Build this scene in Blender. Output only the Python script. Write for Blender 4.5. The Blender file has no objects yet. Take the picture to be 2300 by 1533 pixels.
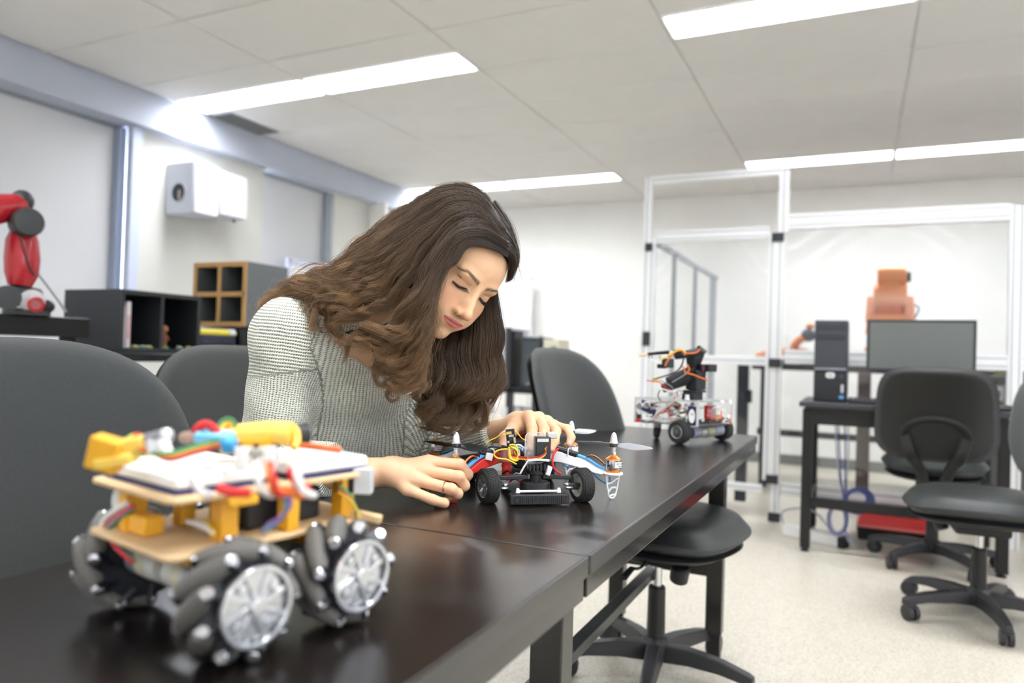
import bpy, bmesh, math, random
import numpy as np
from mathutils import Vector, Matrix, Euler
random.seed(7); RNG = np.random.default_rng(7)
PI = math.pi
SC = bpy.context.scene
COL = SC.collection
# ------------------------------------------------------------------ camera
CAM = np.array([0.0, 0.0, 1.04]); FPX = 1631.9
CR = np.array([0.90157276, 0.4315323, 0.03076424]); CU = np.array([-0.02160582, -0.02611008, 0.99942556]); CF = np.array([-0.43208766, 0.90171955, 0.01421652])
cd = bpy.data.cameras.new('camera'); cam = bpy.data.objects.new('camera', cd); COL.objects.link(cam)
cam.matrix_world = Matrix(((CR[0], CU[0], -CF[0], 0), (CR[1], CU[1], -CF[1], 0), (CR[2], CU[2], -CF[2], 1.04), (0, 0, 0, 1)))
cd.sensor_width = 36; cd.sensor_fit = 'HORIZONTAL'; cd.lens = FPX/2300*36; cd.clip_start = .02
cd.dof.use_dof = True; cd.dof.focus_distance = 1.38; cd.dof.aperture_fstop = 2.3
SC.camera = cam
# ------------------------------------------------------------------ world, exposure
w = bpy.data.worlds.new('world'); SC.world = w; w.use_nodes = True
w.node_tree.nodes['Background'].inputs[0].default_value = (.80, .88, 1.0, 1); w.node_tree.nodes['Background'].inputs[1].default_value = 1.0
vs = SC.view_settings; vs.view_transform = 'Standard'; vs.look = 'None'; vs.gamma = 1.0; vs.exposure = 1.28; vs.use_curve_mapping = False
SIDE_FILL_POWER = 1.2  # glow of the added fill panes in the right wall
LAMP_POWER = 12.0          # strength of the ceiling diffusers
WINDOW_POWER = 7.0
SC.cycles.max_bounces = 7; SC.cycles.diffuse_bounces = 4; SC.cycles.glossy_bounces = 4; SC.cycles.transmission_bounces = 6; SC.cycles.transparent_max_bounces = 8
SC.cycles.caustics_reflective = False; SC.cycles.caustics_refractive = False
SC.cycles.sample_clamp_indirect = 6.0
# ------------------------------------------------------------------ pixel helper: a point of the photo at a known plane or depth
def W(px, py, X=None, Y=None, Z=None, d=None):
    r = CR*((px-1150)/FPX) - CU*((py-766.5)/FPX) + CF
    if d is not None: t = d
    elif X is not None: t = X/r[0]
    elif Y is not None: t = Y/r[1]
    else: t = (Z-1.04)/r[2]
    return CAM + r*t
# ------------------------------------------------------------------ materials
MATS = {}
def lin(c):
    return tuple(((x/255)/12.92 if x/255 <= .04045 else ((x/255+.055)/1.055)**2.4) for x in c)
def mat(name, rgb=(128,128,128), rough=.5, metal=0., spec=.5, bump=0., bscale=200., var=0., vscale=8., emit=0., alpha=1., trans=0., ior=1.45, coat=0., sheen=0., sss=0., aniso=0.):
    if name in MATS: return MATS[name]
    m = bpy.data.materials.new(name); m.use_nodes = True; MATS[name] = m
    nt = m.node_tree; b = nt.nodes['Principled BSDF']; L = nt.links
    c = lin(rgb)+(1,)
    b.inputs['Base Color'].default_value = c; b.inputs['Roughness'].default_value = rough; b.inputs['Metallic'].default_value = metal
    b.inputs['Specular IOR Level'].default_value = spec; b.inputs['IOR'].default_value = ior; b.inputs['Alpha'].default_value = alpha
    b.inputs['Transmission Weight'].default_value = trans; b.inputs['Coat Weight'].default_value = coat; b.inputs['Sheen Weight'].default_value = sheen
    if sss:
        b.inputs['Subsurface Weight'].default_value = sss; b.inputs['Subsurface Radius'].default_value = (.010, .004, .002); b.inputs['Subsurface Scale'].default_value = 1.0
    if emit:
        b.inputs['Emission Color'].default_value = c; b.inputs['Emission Strength'].default_value = emit
    tc = nt.nodes.new('ShaderNodeTexCoord')
    if var:
        n = nt.nodes.new('ShaderNodeTexNoise'); n.inputs['Scale'].default_value = vscale; n.inputs['Detail'].default_value = 4
        L.new(tc.outputs['Object'], n.inputs['Vector'])
        mr = nt.nodes.new('ShaderNodeMapRange'); mr.inputs['From Min'].default_value = .3; mr.inputs['From Max'].default_value = .7
        mr.inputs['To Min'].default_value = 1-var; mr.inputs['To Max'].default_value = 1+var
        mx = nt.nodes.new('ShaderNodeVectorMath'); mx.operation = 'SCALE'; mx.inputs[0].default_value = c[:3]
        L.new(n.outputs['Fac'], mr.inputs['Value']); L.new(mr.outputs[0], mx.inputs['Scale']); L.new(mx.outputs[0], b.inputs['Base Color'])
    if bump:
        n = nt.nodes.new('ShaderNodeTexNoise'); n.inputs['Scale'].default_value = bscale; n.inputs['Detail'].default_value = 3
        L.new(tc.outputs['Object'], n.inputs['Vector'])
        bp = nt.nodes.new('ShaderNodeBump'); bp.inputs['Strength'].default_value = bump; bp.inputs['Distance'].default_value = .002
        L.new(n.outputs['Fac'], bp.inputs['Height']); L.new(bp.outputs[0], b.inputs['Normal'])
    return m
# ------------------------------------------------------------------ mesh builder
class G:
    def __init__(s): s.v = []; s.f = []; s.m = Matrix()
    def at(s, loc=(0,0,0), rot=(0,0,0)): s.m = Matrix.Translation(loc) @ Euler(rot).to_matrix().to_4x4(); return s
    def add(s, vs, fs):
        o = len(s.v); m = s.m
        s.v += [tuple(m @ Vector(p)) for p in vs]; s.f += [tuple(i+o for i in f) for f in fs]; return s
    def box(s, c, d, rot=None, taper=1.0):
        R = Euler(rot).to_matrix() if rot else Matrix.Identity(3); c = Vector(c); q = []
        for z in (-1, 1):
            for x, y in ((-1,-1),(1,-1),(1,1),(-1,1)):
                t = taper if z > 0 else 1
                q.append(c + R @ Vector((x*d[0]/2*t, y*d[1]/2*t, z*d[2]/2)))
        return s.add(q, [(3,2,1,0),(4,5,6,7),(0,1,5,4),(1,2,6,5),(2,3,7,6),(3,0,4,7)])
    def beam(s, a, b, w, h, up=(0,0,1)):
        a = Vector(a); b = Vector(b); t = (b-a).normalized(); u = Vector(up); x = t.cross(u)
        if x.length < 1e-4: x = t.cross(Vector((0,1,0)))
        x.normalize(); y = x.cross(t).normalized(); q = []
        for p in (a, b):
            for i, j in ((-1,-1),(1,-1),(1,1),(-1,1)): q.append(p + x*(i*w/2) + y*(j*h/2))
        return s.add(q, [(0,1,2,3)[::-1],(4,5,6,7),(0,1,5,4),(1,2,6,5),(2,3,7,6),(3,0,4,7)][0:6])
    def rings(s, rs, cap=True, closed=False):
        n = len(rs[0]); vs = [p for r in rs for p in r]; fs = []
        k = len(rs)
        for i in range(k if closed else k-1):
            a = i*n; b = ((i+1) % k)*n
            for j in range(n): fs.append((a+j, a+(j+1) % n, b+(j+1) % n, b+j))
        if cap and not closed: fs += [tuple(range(n))[::-1], tuple((k-1)*n+j for j in range(n))]
        return s.add(vs, fs)
    def tube(s, pts, r, n=8, cap=True, closed=False, flat=1.0, up=None):
        P = [Vector(p) for p in pts]; k = len(P)
        if not hasattr(r, '__len__'): r = [r]*k
        rs = []; prev = None
        for i in range(k):
            if closed: t = P[(i+1) % k]-P[i-1]
            else: t = P[min(i+1, k-1)]-P[max(i-1, 0)]
            if t.length < 1e-9: t = Vector((0,0,1))
            t.normalize()
            if prev is None:
                a = Vector(up) if up else Vector((0,0,1))
                if abs(a.dot(t)) > .95: a = Vector((0,1,0))
                x = (a - t*a.dot(t)).normalized()
            else:
                x = prev - t*prev.dot(t)
                if x.length < 1e-6: x = t.orthogonal()
                x.normalize()
            prev = x; y = t.cross(x)
            rs.append([P[i] + (x*math.cos(q)*flat + y*math.sin(q))*r[i] for q in (2*PI*j/n for j in range(n))])
        return s.rings(rs, cap, closed)
    def cyl(s, a, b, r, r2=None, n=20): return s.tube([a, b], [r, r if r2 is None else r2], n)
    def lathe(s, prof, c=(0,0,0), axis=(0,0,1), n=24, cap=True):
        ax = Vector(axis).normalized(); x = ax.orthogonal().normalized(); y = ax.cross(x); c = Vector(c)
        return s.rings([[c + ax*h + (x*math.cos(q)+y*math.sin(q))*max(r, 1e-5) for q in (2*PI*j/n for j in range(n))] for r, h in prof], cap)
    def ball(s, c, r, n=12):
        rr = r if hasattr(r, '__len__') else (r, r, r); rs = []
        for i in range(n//2+1):
            a = -PI/2 + PI*i/(n//2)
            rs.append([(c[0]+rr[0]*max(math.cos(a), 1e-4)*math.cos(q), c[1]+rr[1]*max(math.cos(a), 1e-4)*math.sin(q), c[2]+rr[2]*math.sin(a)) for q in (2*PI*j/n for j in range(n))])
        return s.rings(rs)
    def prism(s, poly, z0, z1, frame=None):
        M = frame or Matrix(); n = len(poly)
        vs = [M @ Vector((x, y, z0)) for x, y in poly]+[M @ Vector((x, y, z1)) for x, y in poly]
        return s.add(vs, [tuple(range(n))[::-1], tuple(range(n, 2*n))]+[(i, (i+1) % n, n+(i+1) % n, n+i) for i in range(n)])
    def holed(s, outer, inner, z0, z1, frame=None):
        """plate with a hole: outer and inner rings of equal length"""
        M = frame or Matrix(); n = len(outer)
        vs = [M @ Vector((x, y, z)) for z in (z0, z1) for ring in (outer, inner) for x, y in ring]; f = []
        for i in range(n):
            j = (i+1) % n
            f += [(i, j, 2*n+j, 2*n+i), (n+j, n+i, 3*n+i, 3*n+j), (j, i, n+i, n+j), (2*n+i, 2*n+j, 3*n+j, 3*n+i)]
        return s.add(vs, f)
    def build(s, name, m, parent=None, smooth=35, bevel=0, seg=2, world=False, label=None, kind=None, subsurf=0, fixn=True):
        me = bpy.data.meshes.new(name); vs = s.v
        if world and parent is not None:
            I = MW[parent.name].inverted(); vs = [tuple(I @ Vector(p)) for p in vs]
        me.from_pydata(vs, [], s.f)
        if fixn:
            bm = bmesh.new(); bm.from_mesh(me); bmesh.ops.recalc_face_normals(bm, faces=bm.faces); bm.to_mesh(me); bm.free()
        if smooth:
            me.shade_smooth()
            if smooth < 180: me.set_sharp_from_angle(angle=math.radians(smooth))
        if m is not None: me.materials.append(m if not isinstance(m, str) else MATS[m])
        o = bpy.data.objects.new(name, me); COL.objects.link(o)
        if parent is not None: o.parent = parent; MW[o.name] = MW[parent.name]
        else: MW[o.name] = Matrix()
        if bevel:
            b = o.modifiers.new('bevel', 'BEVEL'); b.width = bevel; b.segments = seg; b.limit_method = 'ANGLE'; b.angle_limit = math.radians(40)
            b.harden_normals = False
        if subsurf:
            b = o.modifiers.new('sub', 'SUBSURF'); b.levels = subsurf; b.render_levels = subsurf
        if label: o['label'] = label
        if kind: o['kind'] = kind
        return o
MW = {}
def thing(name, label, cat, loc=(0,0,0), rz=0, group=None):
    o = bpy.data.objects.new(name, None); COL.objects.link(o); o.empty_display_size = .05
    o.location = loc; o.rotation_euler = (0, 0, rz); o['label'] = label; o['category'] = cat
    if group: o['group'] = group
    MW[o.name] = Matrix.Translation(loc) @ Matrix.Rotation(rz, 4, 'Z'); return o
def tag(o, label, cat, group=None, kind=None):
    o['label'] = label; o['category'] = cat
    if group: o['group'] = group
    if kind: o['kind'] = kind
    return o
def struct(o): o['kind'] = 'structure'; return o
def kids(o): return [c for c in bpy.data.objects if c.parent == o]
def dup(o, loc, rz, label=None, group=None):
    r = o.copy(); COL.objects.link(r); r.location = loc; r.rotation_euler = (0, 0, rz)
    if label: r['label'] = label
    if group: r['group'] = group
    def rec(a, b):
        for c in kids(a):
            e = c.copy(); COL.objects.link(e); e.parent = b; rec(c, e)
    rec(o, r); return r
def rrect(w, h, r, n=5, cx=0, cy=0):
    q = []
    for sx, sy, a0 in ((1,1,0),(-1,1,PI/2),(-1,-1,PI),(1,-1,1.5*PI)):
        for i in range(n+1):
            a = a0 + PI/2*i/n; q.append((cx+sx*(w/2-r)+r*math.cos(a), cy+sy*(h/2-r)+r*math.sin(a)))
    return q
def circ(r, n=24, cx=0, cy=0): return [(cx+r*math.cos(2*PI*i/n), cy+r*math.sin(2*PI*i/n)) for i in range(n)]
def spline(pts, n=24, closed=False):
    """Catmull-Rom through pts"""
    P = [np.array(p, float) for p in pts]; k = len(P); out = []
    segs = k if closed else k-1
    for i in range(segs):
        if closed: a, b, c, d = P[i-1], P[i], P[(i+1) % k], P[(i+2) % k]
        else: a, b, c, d = P[max(i-1, 0)], P[i], P[i+1], P[min(i+2, k-1)]
        m = max(2, int(round(n/segs)))
        for j in range(m):
            t = j/m; out.append(.5*((2*b)+(-a+c)*t+(2*a-5*b+4*c-d)*t*t+(-a+3*b-3*c+d)*t**3))
    if not closed: out.append(P[-1])
    return out
def text(name, s, size, m, parent, loc, rot, ext=.0002, align='CENTER'):
    cu = bpy.data.curves.new(name, 'FONT'); cu.body = s; cu.size = size; cu.extrude = ext; cu.align_x = align; cu.align_y = 'CENTER'
    t_ = bpy.data.objects.new('tmp_text', cu); COL.objects.link(t_); bpy.context.view_layer.update()
    me = bpy.data.meshes.new_from_object(t_.evaluated_get(bpy.context.evaluated_depsgraph_get())); bpy.data.objects.remove(t_); me.materials.clear(); me.materials.append(m)
    o = bpy.data.objects.new(name, me); COL.objects.link(o); o.parent = parent; o.location = loc; o.rotation_euler = rot; o['kind'] = 'stuff'
    return o
# ================================================================== ROOM
M_wall = mat('wall_paint', (240,240,237), .9, var=.02, vscale=3, bump=.05, bscale=150)
M_ceil = mat('ceiling_board', (218,217,215), .95, var=.015, vscale=5, bump=.12, bscale=260)
M_grid = mat('ceiling_grid', (214,214,212), .8)
M_alum = mat('brushed_aluminium', (224,226,228), .35, metal=.55, bump=.03)
M_white = mat('white_plastic', (240,240,240), .4)
M_black = mat('black_plastic', (28,29,31), .45)
M_blackmetal = mat('black_powder_metal', (20,21,22), .38)
M_blue_grey = mat('blue_grey_channel', (150,160,180), .5, metal=.2)
M_lamp = mat('lamp_diffuser', (249,251,255), .5, emit=LAMP_POWER)
# prismatic diffuser: sends most of its light downwards
nt_ = M_lamp.node_tree; ge_ = nt_.nodes.new('ShaderNodeNewGeometry'); dp_ = nt_.nodes.new('ShaderNodeVectorMath'); dp_.operation = 'DOT_PRODUCT'
nt_.links.new(ge_.outputs['Incoming'], dp_.inputs[0]); nt_.links.new(ge_.outputs['Normal'], dp_.inputs[1])
mm_ = nt_.nodes.new('ShaderNodeMath'); mm_.operation = 'MULTIPLY_ADD'; mm_.inputs[1].default_value = LAMP_POWER*1.45; mm_.inputs[2].default_value = LAMP_POWER*.04; mm_.use_clamp = False
nt_.links.new(dp_.outputs['Value'], mm_.inputs[0]); nt_.links.new(mm_.outputs[0], nt_.nodes['Principled BSDF'].inputs['Emission Strength'])
XL, XR, YB, YF, ZC = -4.47, 3.6, 7.78, -9.6, 2.75
# terrazzo floor
def floor_mat():
    m = mat('terrazzo', (190,183,170), .28, spec=.5); nt = m.node_tree; L = nt.links; b = nt.nodes['Principled BSDF']
    tc = nt.nodes.new('ShaderNodeTexCoord')
    v = nt.nodes.new('ShaderNodeTexVoronoi'); v.inputs['Scale'].default_value = 190; L.new(tc.outputs['Object'], v.inputs['Vector'])
    cr = nt.nodes.new('ShaderNodeValToRGB'); e = cr.color_ramp; e.elements[0].color = lin((178,170,154))+(1,); e.elements[1].color = lin((206,200,186))+(1,)
    e.elements[0].position = .08; e.elements[1].position = .55
    x = e.elements.new(.3); x.color = lin((194,187,172))+(1,)
    s = nt.nodes.new('ShaderNodeSeparateColor'); L.new(v.outputs['Color'], s.inputs[0]); L.new(s.outputs[0], cr.inputs[0])
    n = nt.nodes.new('ShaderNodeTexNoise'); n.inputs['Scale'].default_value = 1.4; n.inputs['Detail'].default_value = 5; L.new(tc.outputs['Object'], n.inputs['Vector'])
    mr = nt.nodes.new('ShaderNodeMapRange'); mr.inputs['To Min'].default_value = .93; mr.inputs['To Max'].default_value = 1.06; L.new(n.outputs['Fac'], mr.inputs[0])
    sc = nt.nodes.new('ShaderNodeVectorMath'); sc.operation = 'SCALE'; L.new(cr.outputs[0], sc.inputs[0]); L.new(mr.outputs[0], sc.inputs['Scale']); L.new(sc.outputs[0], b.inputs['Base Color'])
    return m
floor_mat()
struct(G().box(((XL+XR)/2-.2, (YB+YF)/2, -.06), (XR-XL+.9, YB-YF+.4, .12)).build('floor', 'terrazzo'))
# ceiling: slab above, tiles hung in a grid
ceil = struct(G().box(((XL+XR)/2-.1, (YB+YF)/2, ZC+.10), (XR-XL+.6, YB-YF+.4, .1)).build('ceiling', M_grid))
XS = [.22+1.17*k for k in range(-4, 4)]; XS[0] = XL+.02; XS[-1] = XR
Y0, DY = 3.87, .59
lamps = {}
tile_me = None
row = int(math.floor((YF-Y0)/DY))
def lamp_here(i, y0):
    # fixtures sit in the near half of the row that ends at 3.87, 6.82 and so on, every fifth row; two columns on, one column off
    r = round((y0-(Y0-DY))/DY)
    return (r % 5 == 0) and (i % 3 != 2)
g_grid = G()
while Y0+row*DY < YB:
    ya, yb = max(Y0+row*DY, YF), min(Y0+(row+1)*DY, YB); row += 1
    if yb-ya < .03: continue
    for i in range(len(XS)-1):
        xa, xb = XS[i], XS[i+1]
        y1 = ya
        if lamp_here(i, yb-DY): lamps[(xa, yb)] = (xa, xb, yb-.295, yb); yc = yb-.295
        else: yc = yb
        if yc-y1 > .02 and yc > 1.2:
            G().box(((xa+xb)/2, (y1+yc)/2, ZC+.0125), (xb-xa-.009, yc-y1-.009, .025)).build('ceiling_tile', M_ceil, ceil, bevel=.004, seg=1)
    if yb > .3: g_grid.box(((XL+XR)/2, yb, ZC+.018), (XR-XL, .02, .02))
for x in XS[1:-1]: g_grid.box((x, (YB+.3)/2, ZC+.018), (.02, YB-.3, .02))
G().box(((XL+XR)/2, (YF+.92)/2, ZC+.034), (XR-XL, .92-YF, .02)).build('ceiling_board', M_ceil, ceil)
g_grid.build('grid_rail', M_grid, ceil)['kind'] = 'stuff'
near = sorted(lamps.values(), key=lambda q: (q[2], q[0]))
names = {(0,1):'left', (1,1):'right'}
for (xa, xb, ya, yb) in near:
    row_txt = {0: 'nearer the table', 1: 'by the back wall'}.get(0 if 3 < ya < 4.5 else (1 if ya > 5.5 else 2), 'behind the camera')
    ci = min(range(len(XS)), key=lambda k: abs(XS[k]-xa))
    side = {0: 'first from the blinds', 1: 'second from the blinds', 3: 'third from the blinds', 4: 'fourth from the blinds', 6: 'fifth from the blinds'}.get(ci, 'by the right wall')
    if ya > 3: lab = 'ceiling light, %s, row %s' % (side, row_txt)
    else: lab = 'ceiling light behind the camera, %s, %s row' % (side, {0: 'first', -1: 'second', -2: 'third', -3: 'fourth', -4: 'fifth'}.get(int(round((yb-.92)/2.95)), 'last'))
    t = thing('ceiling_light', lab, 'light', ((xa+xb)/2, (ya+yb)/2, ZC), 0, 'ceiling light panels')
    wx, wy = xb-xa-.004, yb-ya-.004
    G().holed(rrect(wx, wy, .004), rrect(wx-.03, wy-.03, .02), -.004, .02).build('light_frame', M_white, t)
    G().prism(rrect(wx-.032, wy-.032, .02), 0.006, .014).build('diffuser', M_lamp, t)
# walls
tl = struct(G().box((XL-.35, (YB+YF)/2, 1.42), (.1, YB-YF+.2, 2.85)).build('wall_left', M_wall))
struct(G().box(((XL+XR)/2-.2, YB+.06, 1.42), (XR-XL+.8, .12, 2.85)).build('wall_back', M_wall))
struct(G().box((XR+.06, (YB+YF)/2, 1.42), (.12, YB-YF+.3, 2.85)).build('wall_right', M_wall))
struct(G().box(((XL+XR)/2-.2, YF-.06, 1.42), (XR-XL+.8, .12, 2.85)).build('wall_front', M_wall))
# bulkhead above the blinds, and the plastered piers between the window bays; both colours lowered to stand in for vignetting and tame lamp glare
struct(G().box((XL-.15, (YB+YF)/2, (ZC+2.515)/2+.03), (.30, YB-YF+.1, ZC-2.515+.06)).build('trim_1', mat('bulkhead_paint', (184,190,204), .85, var=.01)))
for k, (a, b) in enumerate(((3.40, 4.60), (5.52, YB), (-.2, .5), (-9.6, -9.4))):
    struct(G().box((XL-.20, (a+b)/2, 1.26), (.18, b-a, 2.52)).build('wall_pier', mat('pier_paint', (208,208,203), .9, var=.02, vscale=3), tl))
struct(G().box((XL-.02, 6.1, 1.26), (.2, .05, 2.52)).build('wall_pier', M_wall, tl))
# daylight window behind the blinds: only a slit shows at the edge of the first blind
M_day = mat('daylight_pane', (226,236,255), .5, emit=WINDOW_POWER)
M_blind = mat('blind_fabric', (206,207,210), .9, var=.02, vscale=2, bump=.1, bscale=500)
for n, (a, b) in enumerate(((.5, 3.34), (4.62, 5.50), (-9.4, -.2))):
    wn = struct(G().box((XL-.285, (a+b)/2, 1.45), (.02, b-a, 2.0)).build('window_%d' % (n+1), M_day))
    G().box((XL-.27, (a+b)/2, .43), (.05, b-a, .05)).build('window_sill', M_white, wn)
    gap = .035 if n == 0 else .015
    t = thing('roller_blind', ['large pale grey roller blind by the red robot arm', 'narrow off-white roller blind beyond the wall cabinets', 'pale roller blind on the window behind the camera'][n], 'blind', (XL-.2, (a+b)/2, 0))
    ha, hb = a-(a+b)/2, b-(a+b)/2
    g = G(); k = 24
    ys = [ha+.02+(hb-gap-ha-.02)*i/k for i in range(k+1)]
    g.box((0, (ha+.02+hb-gap)/2, 1.5), (.004, hb-gap-ha-.02, 2.0)); g.build('blind_fabric', M_blind, t)
    G().cyl((0, ha+.02, .5), (0, hb-gap, .5), .014).build('bottom_bar', M_alum, t)
    G().box((.0, (ha+hb)/2, 2.503), (.03, hb-ha, .02)).build('head_rail', mat('channel_grey', (150,156,164), .5), t, bevel=.004)
    G().box((.03, hb-.02, 1.5), (.07, .055, 2.0)).build('side_channel', M_blue_grey if n == 0 else mat('channel_grey', (150,156,164), .5), t, bevel=.004)
struct(G().box((XL-.09, 3.375, 1.26), (.06, .07, 2.52)).build('trim_2', mat('pale_blue_jamb', (196,204,224), .7)))
# unseen glowing window shapes added in the right wall to lift the room light
for n, (a, b) in enumerate(((-2.4, .2), (.6, 3.2))):
    wn = struct(G().box((XR-.004, (a+b)/2, 1.6), (.008, b-a, 1.5)).build('window_%d' % (n+4), mat('side_daylight', (236,242,255), .5, emit=SIDE_FILL_POWER)))
    G().holed(rrect(b-a+.12, 1.62, .01), rrect(b-a, 1.5, .01), -.02, .02, Matrix.Translation((XR-.01, (a+b)/2, 1.6)) @ Matrix.Rotation(PI/2, 4, 'Z') @ Matrix.Rotation(PI/2, 4, 'X')).build('window_frame', M_white, wn)
    G().box((XR-.015, (a+b)/2, 1.6), (.03, .05, 1.5)).build('mullion', M_white, wn)
# skirting
M_base = mat('grey_skirting', (120,120,118), .6)
struct(G().box(((XL+XR)/2, YB-.006, .05), (XR-XL, .012, .10)).build('baseboard_back', M_base, bevel=.002))
struct(G().box((XL-.12, 6.6, .05), (.03, 2.2, .10)).build('baseboard_left', M_base, bevel=.002))
struct(G().box((XR-.006, (YB+YF)/2, .05), (.012, YB-YF-.1, .10)).build('baseboard_right', M_base, bevel=.002))
# ceiling vent
t = thing('ceiling_vent', 'dark grey slotted air vent at the left edge of the ceiling', 'vent', (-4.36, 4.17, ZC))
M_vent = mat('vent_grey', (120,124,128), .5, metal=.4)
G().holed(rrect(.22, .5, .003), rrect(.19, .47, .003), -.006, .004).build('vent_frame', M_vent, t)
for k in range(9): G().box((-.085+.021*k, 0, -.002), (.004, .47, .016), (0, .5, 0)).build('slat', M_vent, t)
G().box((0, 0, .001), (.19, .47, .002)).build('vent_back', mat('vent_dark', (60,62,66), .8), t)
# wall cabinets
M_cab = mat('cabinet_white', (206,209,220), .45)
t = thing('speaker_cabinet', 'white wall box with a round dark opening in its end', 'cabinet', (-4.579, 3.76, 2.145))
G().box((.142, 0, 0), (.284, .22, .373)).build('cabinet_body', M_cab, t, bevel=.008)
G().box((.291, .0, 0), (.012, .205, .36)).build('front_cover', mat('cover_white', (216,216,218), .4), t, bevel=.004)
q = W(402, 432, Y=3.65); c = Vector((q[0]+4.579, -.112, q[2]-2.145))
G().lathe([(.074, .004), (.076, -.006), (.066, -.006), (.064, .004)], c, (0, 1, 0), 32).build('ring', M_cab, t)
G().lathe([(.065, 0), (.05, .002), (.02, .003)], c+Vector((0,-.004,0)), (0, 1, 0), 32, cap=True).build('speaker_cone', mat('cone_dark', (52,56,56), .7), t)
G().box(tuple(c+Vector((.012,-.006,-.02))), (.020, .006, .07)).build('cone_pin', mat('cone_pin', (176,164,158), .6), t, bevel=.002)
G().box((.2978, -.06, .03), (.001, .05, .09)).build('pink_print', mat('pink_print', (222,190,192), .7), t)
G().box((.2978, .02, .0), (.001, .02, .22)).build('grey_print', mat('grey_print', (196,198,204), .7), t)
t = thing('wall_cabinet', 'plain white wall box right of the one with the round opening', 'cabinet', (-4.579, 4.02, 2.153))
G().box((.138, 0, 0), (.276, .26, .326)).build('cabinet_body', M_cab, t, bevel=.008)
G().box((.283, 0, 0), (.012, .25, .316)).build('cabinet_door', mat('cover_white', (216,216,218), .4), t, bevel=.004)
for y in (-.09, .09): G().cyl((.2, y, -.18), (.2, y, -.162), .012).build('foot', M_black, t)
# ================================================================== TABLES
def table_mat():
    m = mat('black_laminate', (20,18,17), .25, spec=1.0); nt = m.node_tree; L = nt.links; b = nt.nodes['Principled BSDF']
    tc = nt.nodes.new('ShaderNodeTexCoord'); mp = nt.nodes.new('ShaderNodeMapping'); mp.inputs['Scale'].default_value = (60, 3, 60)
    L.new(tc.outputs['Object'], mp.inputs[0])
    n = nt.nodes.new('ShaderNodeTexNoise'); n.inputs['Scale'].default_value = 3; n.inputs['Detail'].default_value = 6; L.new(mp.outputs[0], n.inputs['Vector'])
    cr = nt.nodes.new('ShaderNodeValToRGB'); cr.color_ramp.elements[0].color = lin((13,12,12))+(1,); cr.color_ramp.elements[1].color = lin((30,23,20))+(1,)
    L.new(n.outputs['Fac'], cr.inputs[0]); L.new(cr.outputs[0], b.inputs['Base Color'])
    n2 = nt.nodes.new('ShaderNodeTexNoise'); n2.inputs['Scale'].default_value = 900; L.new(tc.outputs['Object'], n2.inputs['Vector'])
    bp = nt.nodes.new('ShaderNodeBump'); bp.inputs['Strength'].default_value = .05; bp.inputs['Distance'].default_value = .001
    L.new(n2.outputs['Fac'], bp.inputs['Height']); L.new(bp.outputs[0], b.inputs['Normal'])
table_mat()
M_edge = mat('table_edge_band', (38,38,40), .25, spec=.7)
M_frame = mat('table_frame_metal', (40,39,37), .25, spec=.7)
M_rail = mat('glossy_rail', (34,33,32), .12, spec=.8)
M_seat = mat('seat_vinyl', (44,47,46), .42, bump=.15, bscale=600)
M_fabric = mat('chair_fabric', (54,57,57), .95, var=.10, vscale=350, bump=.35, bscale=900, sheen=.25)
TZ = .762
def make_table(name, label, x0, x1, y0, y1, legs=True):
    cx, cy = (x0+x1)/2, (y0+y1)/2; hx, hy = (x1-x0)/2, (y1-y0)/2
    t = thing(name, label, 'table', (cx, cy, 0))
    G().box((0, 0, TZ-.013), (2*hx-.006, 2*hy-.004, .026)).build('tabletop', 'black_laminate', t, bevel=.0015)
    G().holed(rrect(2*hx, 2*hy-.001, .006), rrect(2*hx-.006, 2*hy-.007, .003), TZ-.027, TZ-.0006).build('edge_band', M_edge, t)
    for sx in (-1, 1): G().box((sx*(hx-.02), 0, TZ-.0275-.0165), (.03, 2*hy-.01, .033)).build('side_rail', M_rail, t, bevel=.002)
    for yy in (-hy+.13, hy-.19):
        G().box((0, yy, TZ-.027-.025), (2*hx-.13, .03, .05)).build('cross_rail', M_frame, t, bevel=.002)
        for sx in (-1, 1):
            x = sx*.175
            lg = G().box((x, yy, .42), (.055, .05, .66)).build('leg', M_frame, t, bevel=.003)
            G().box((x, yy, .055), (.045, .04, .11)).build('leg_sleeve', M_blackmetal, lg, bevel=.003)
            G().cyl((x+sx*.03, yy, .47), (x+sx*.045, yy, .47), .008).build('screw_knob', M_blackmetal, lg)
        G().box((0, yy, .31), (.30, .03, .055)).build('stretcher', M_frame, t, bevel=.002)
    G().box((0, -.03, .325), (.036, 2*hy-.32, .028)).build('long_stretcher', mat('brace_metal', (74,76,78), .28, metal=.5), t, bevel=.002)
    return t
make_table('work_table', 'far black table with the drone car and the arm robot on it', -.89, -.33, .959, 2.79)
make_table('work_table', 'near black table with the plywood robot car, at the bottom of the photo', -.885, -.33, -.87, .9575)
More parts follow.
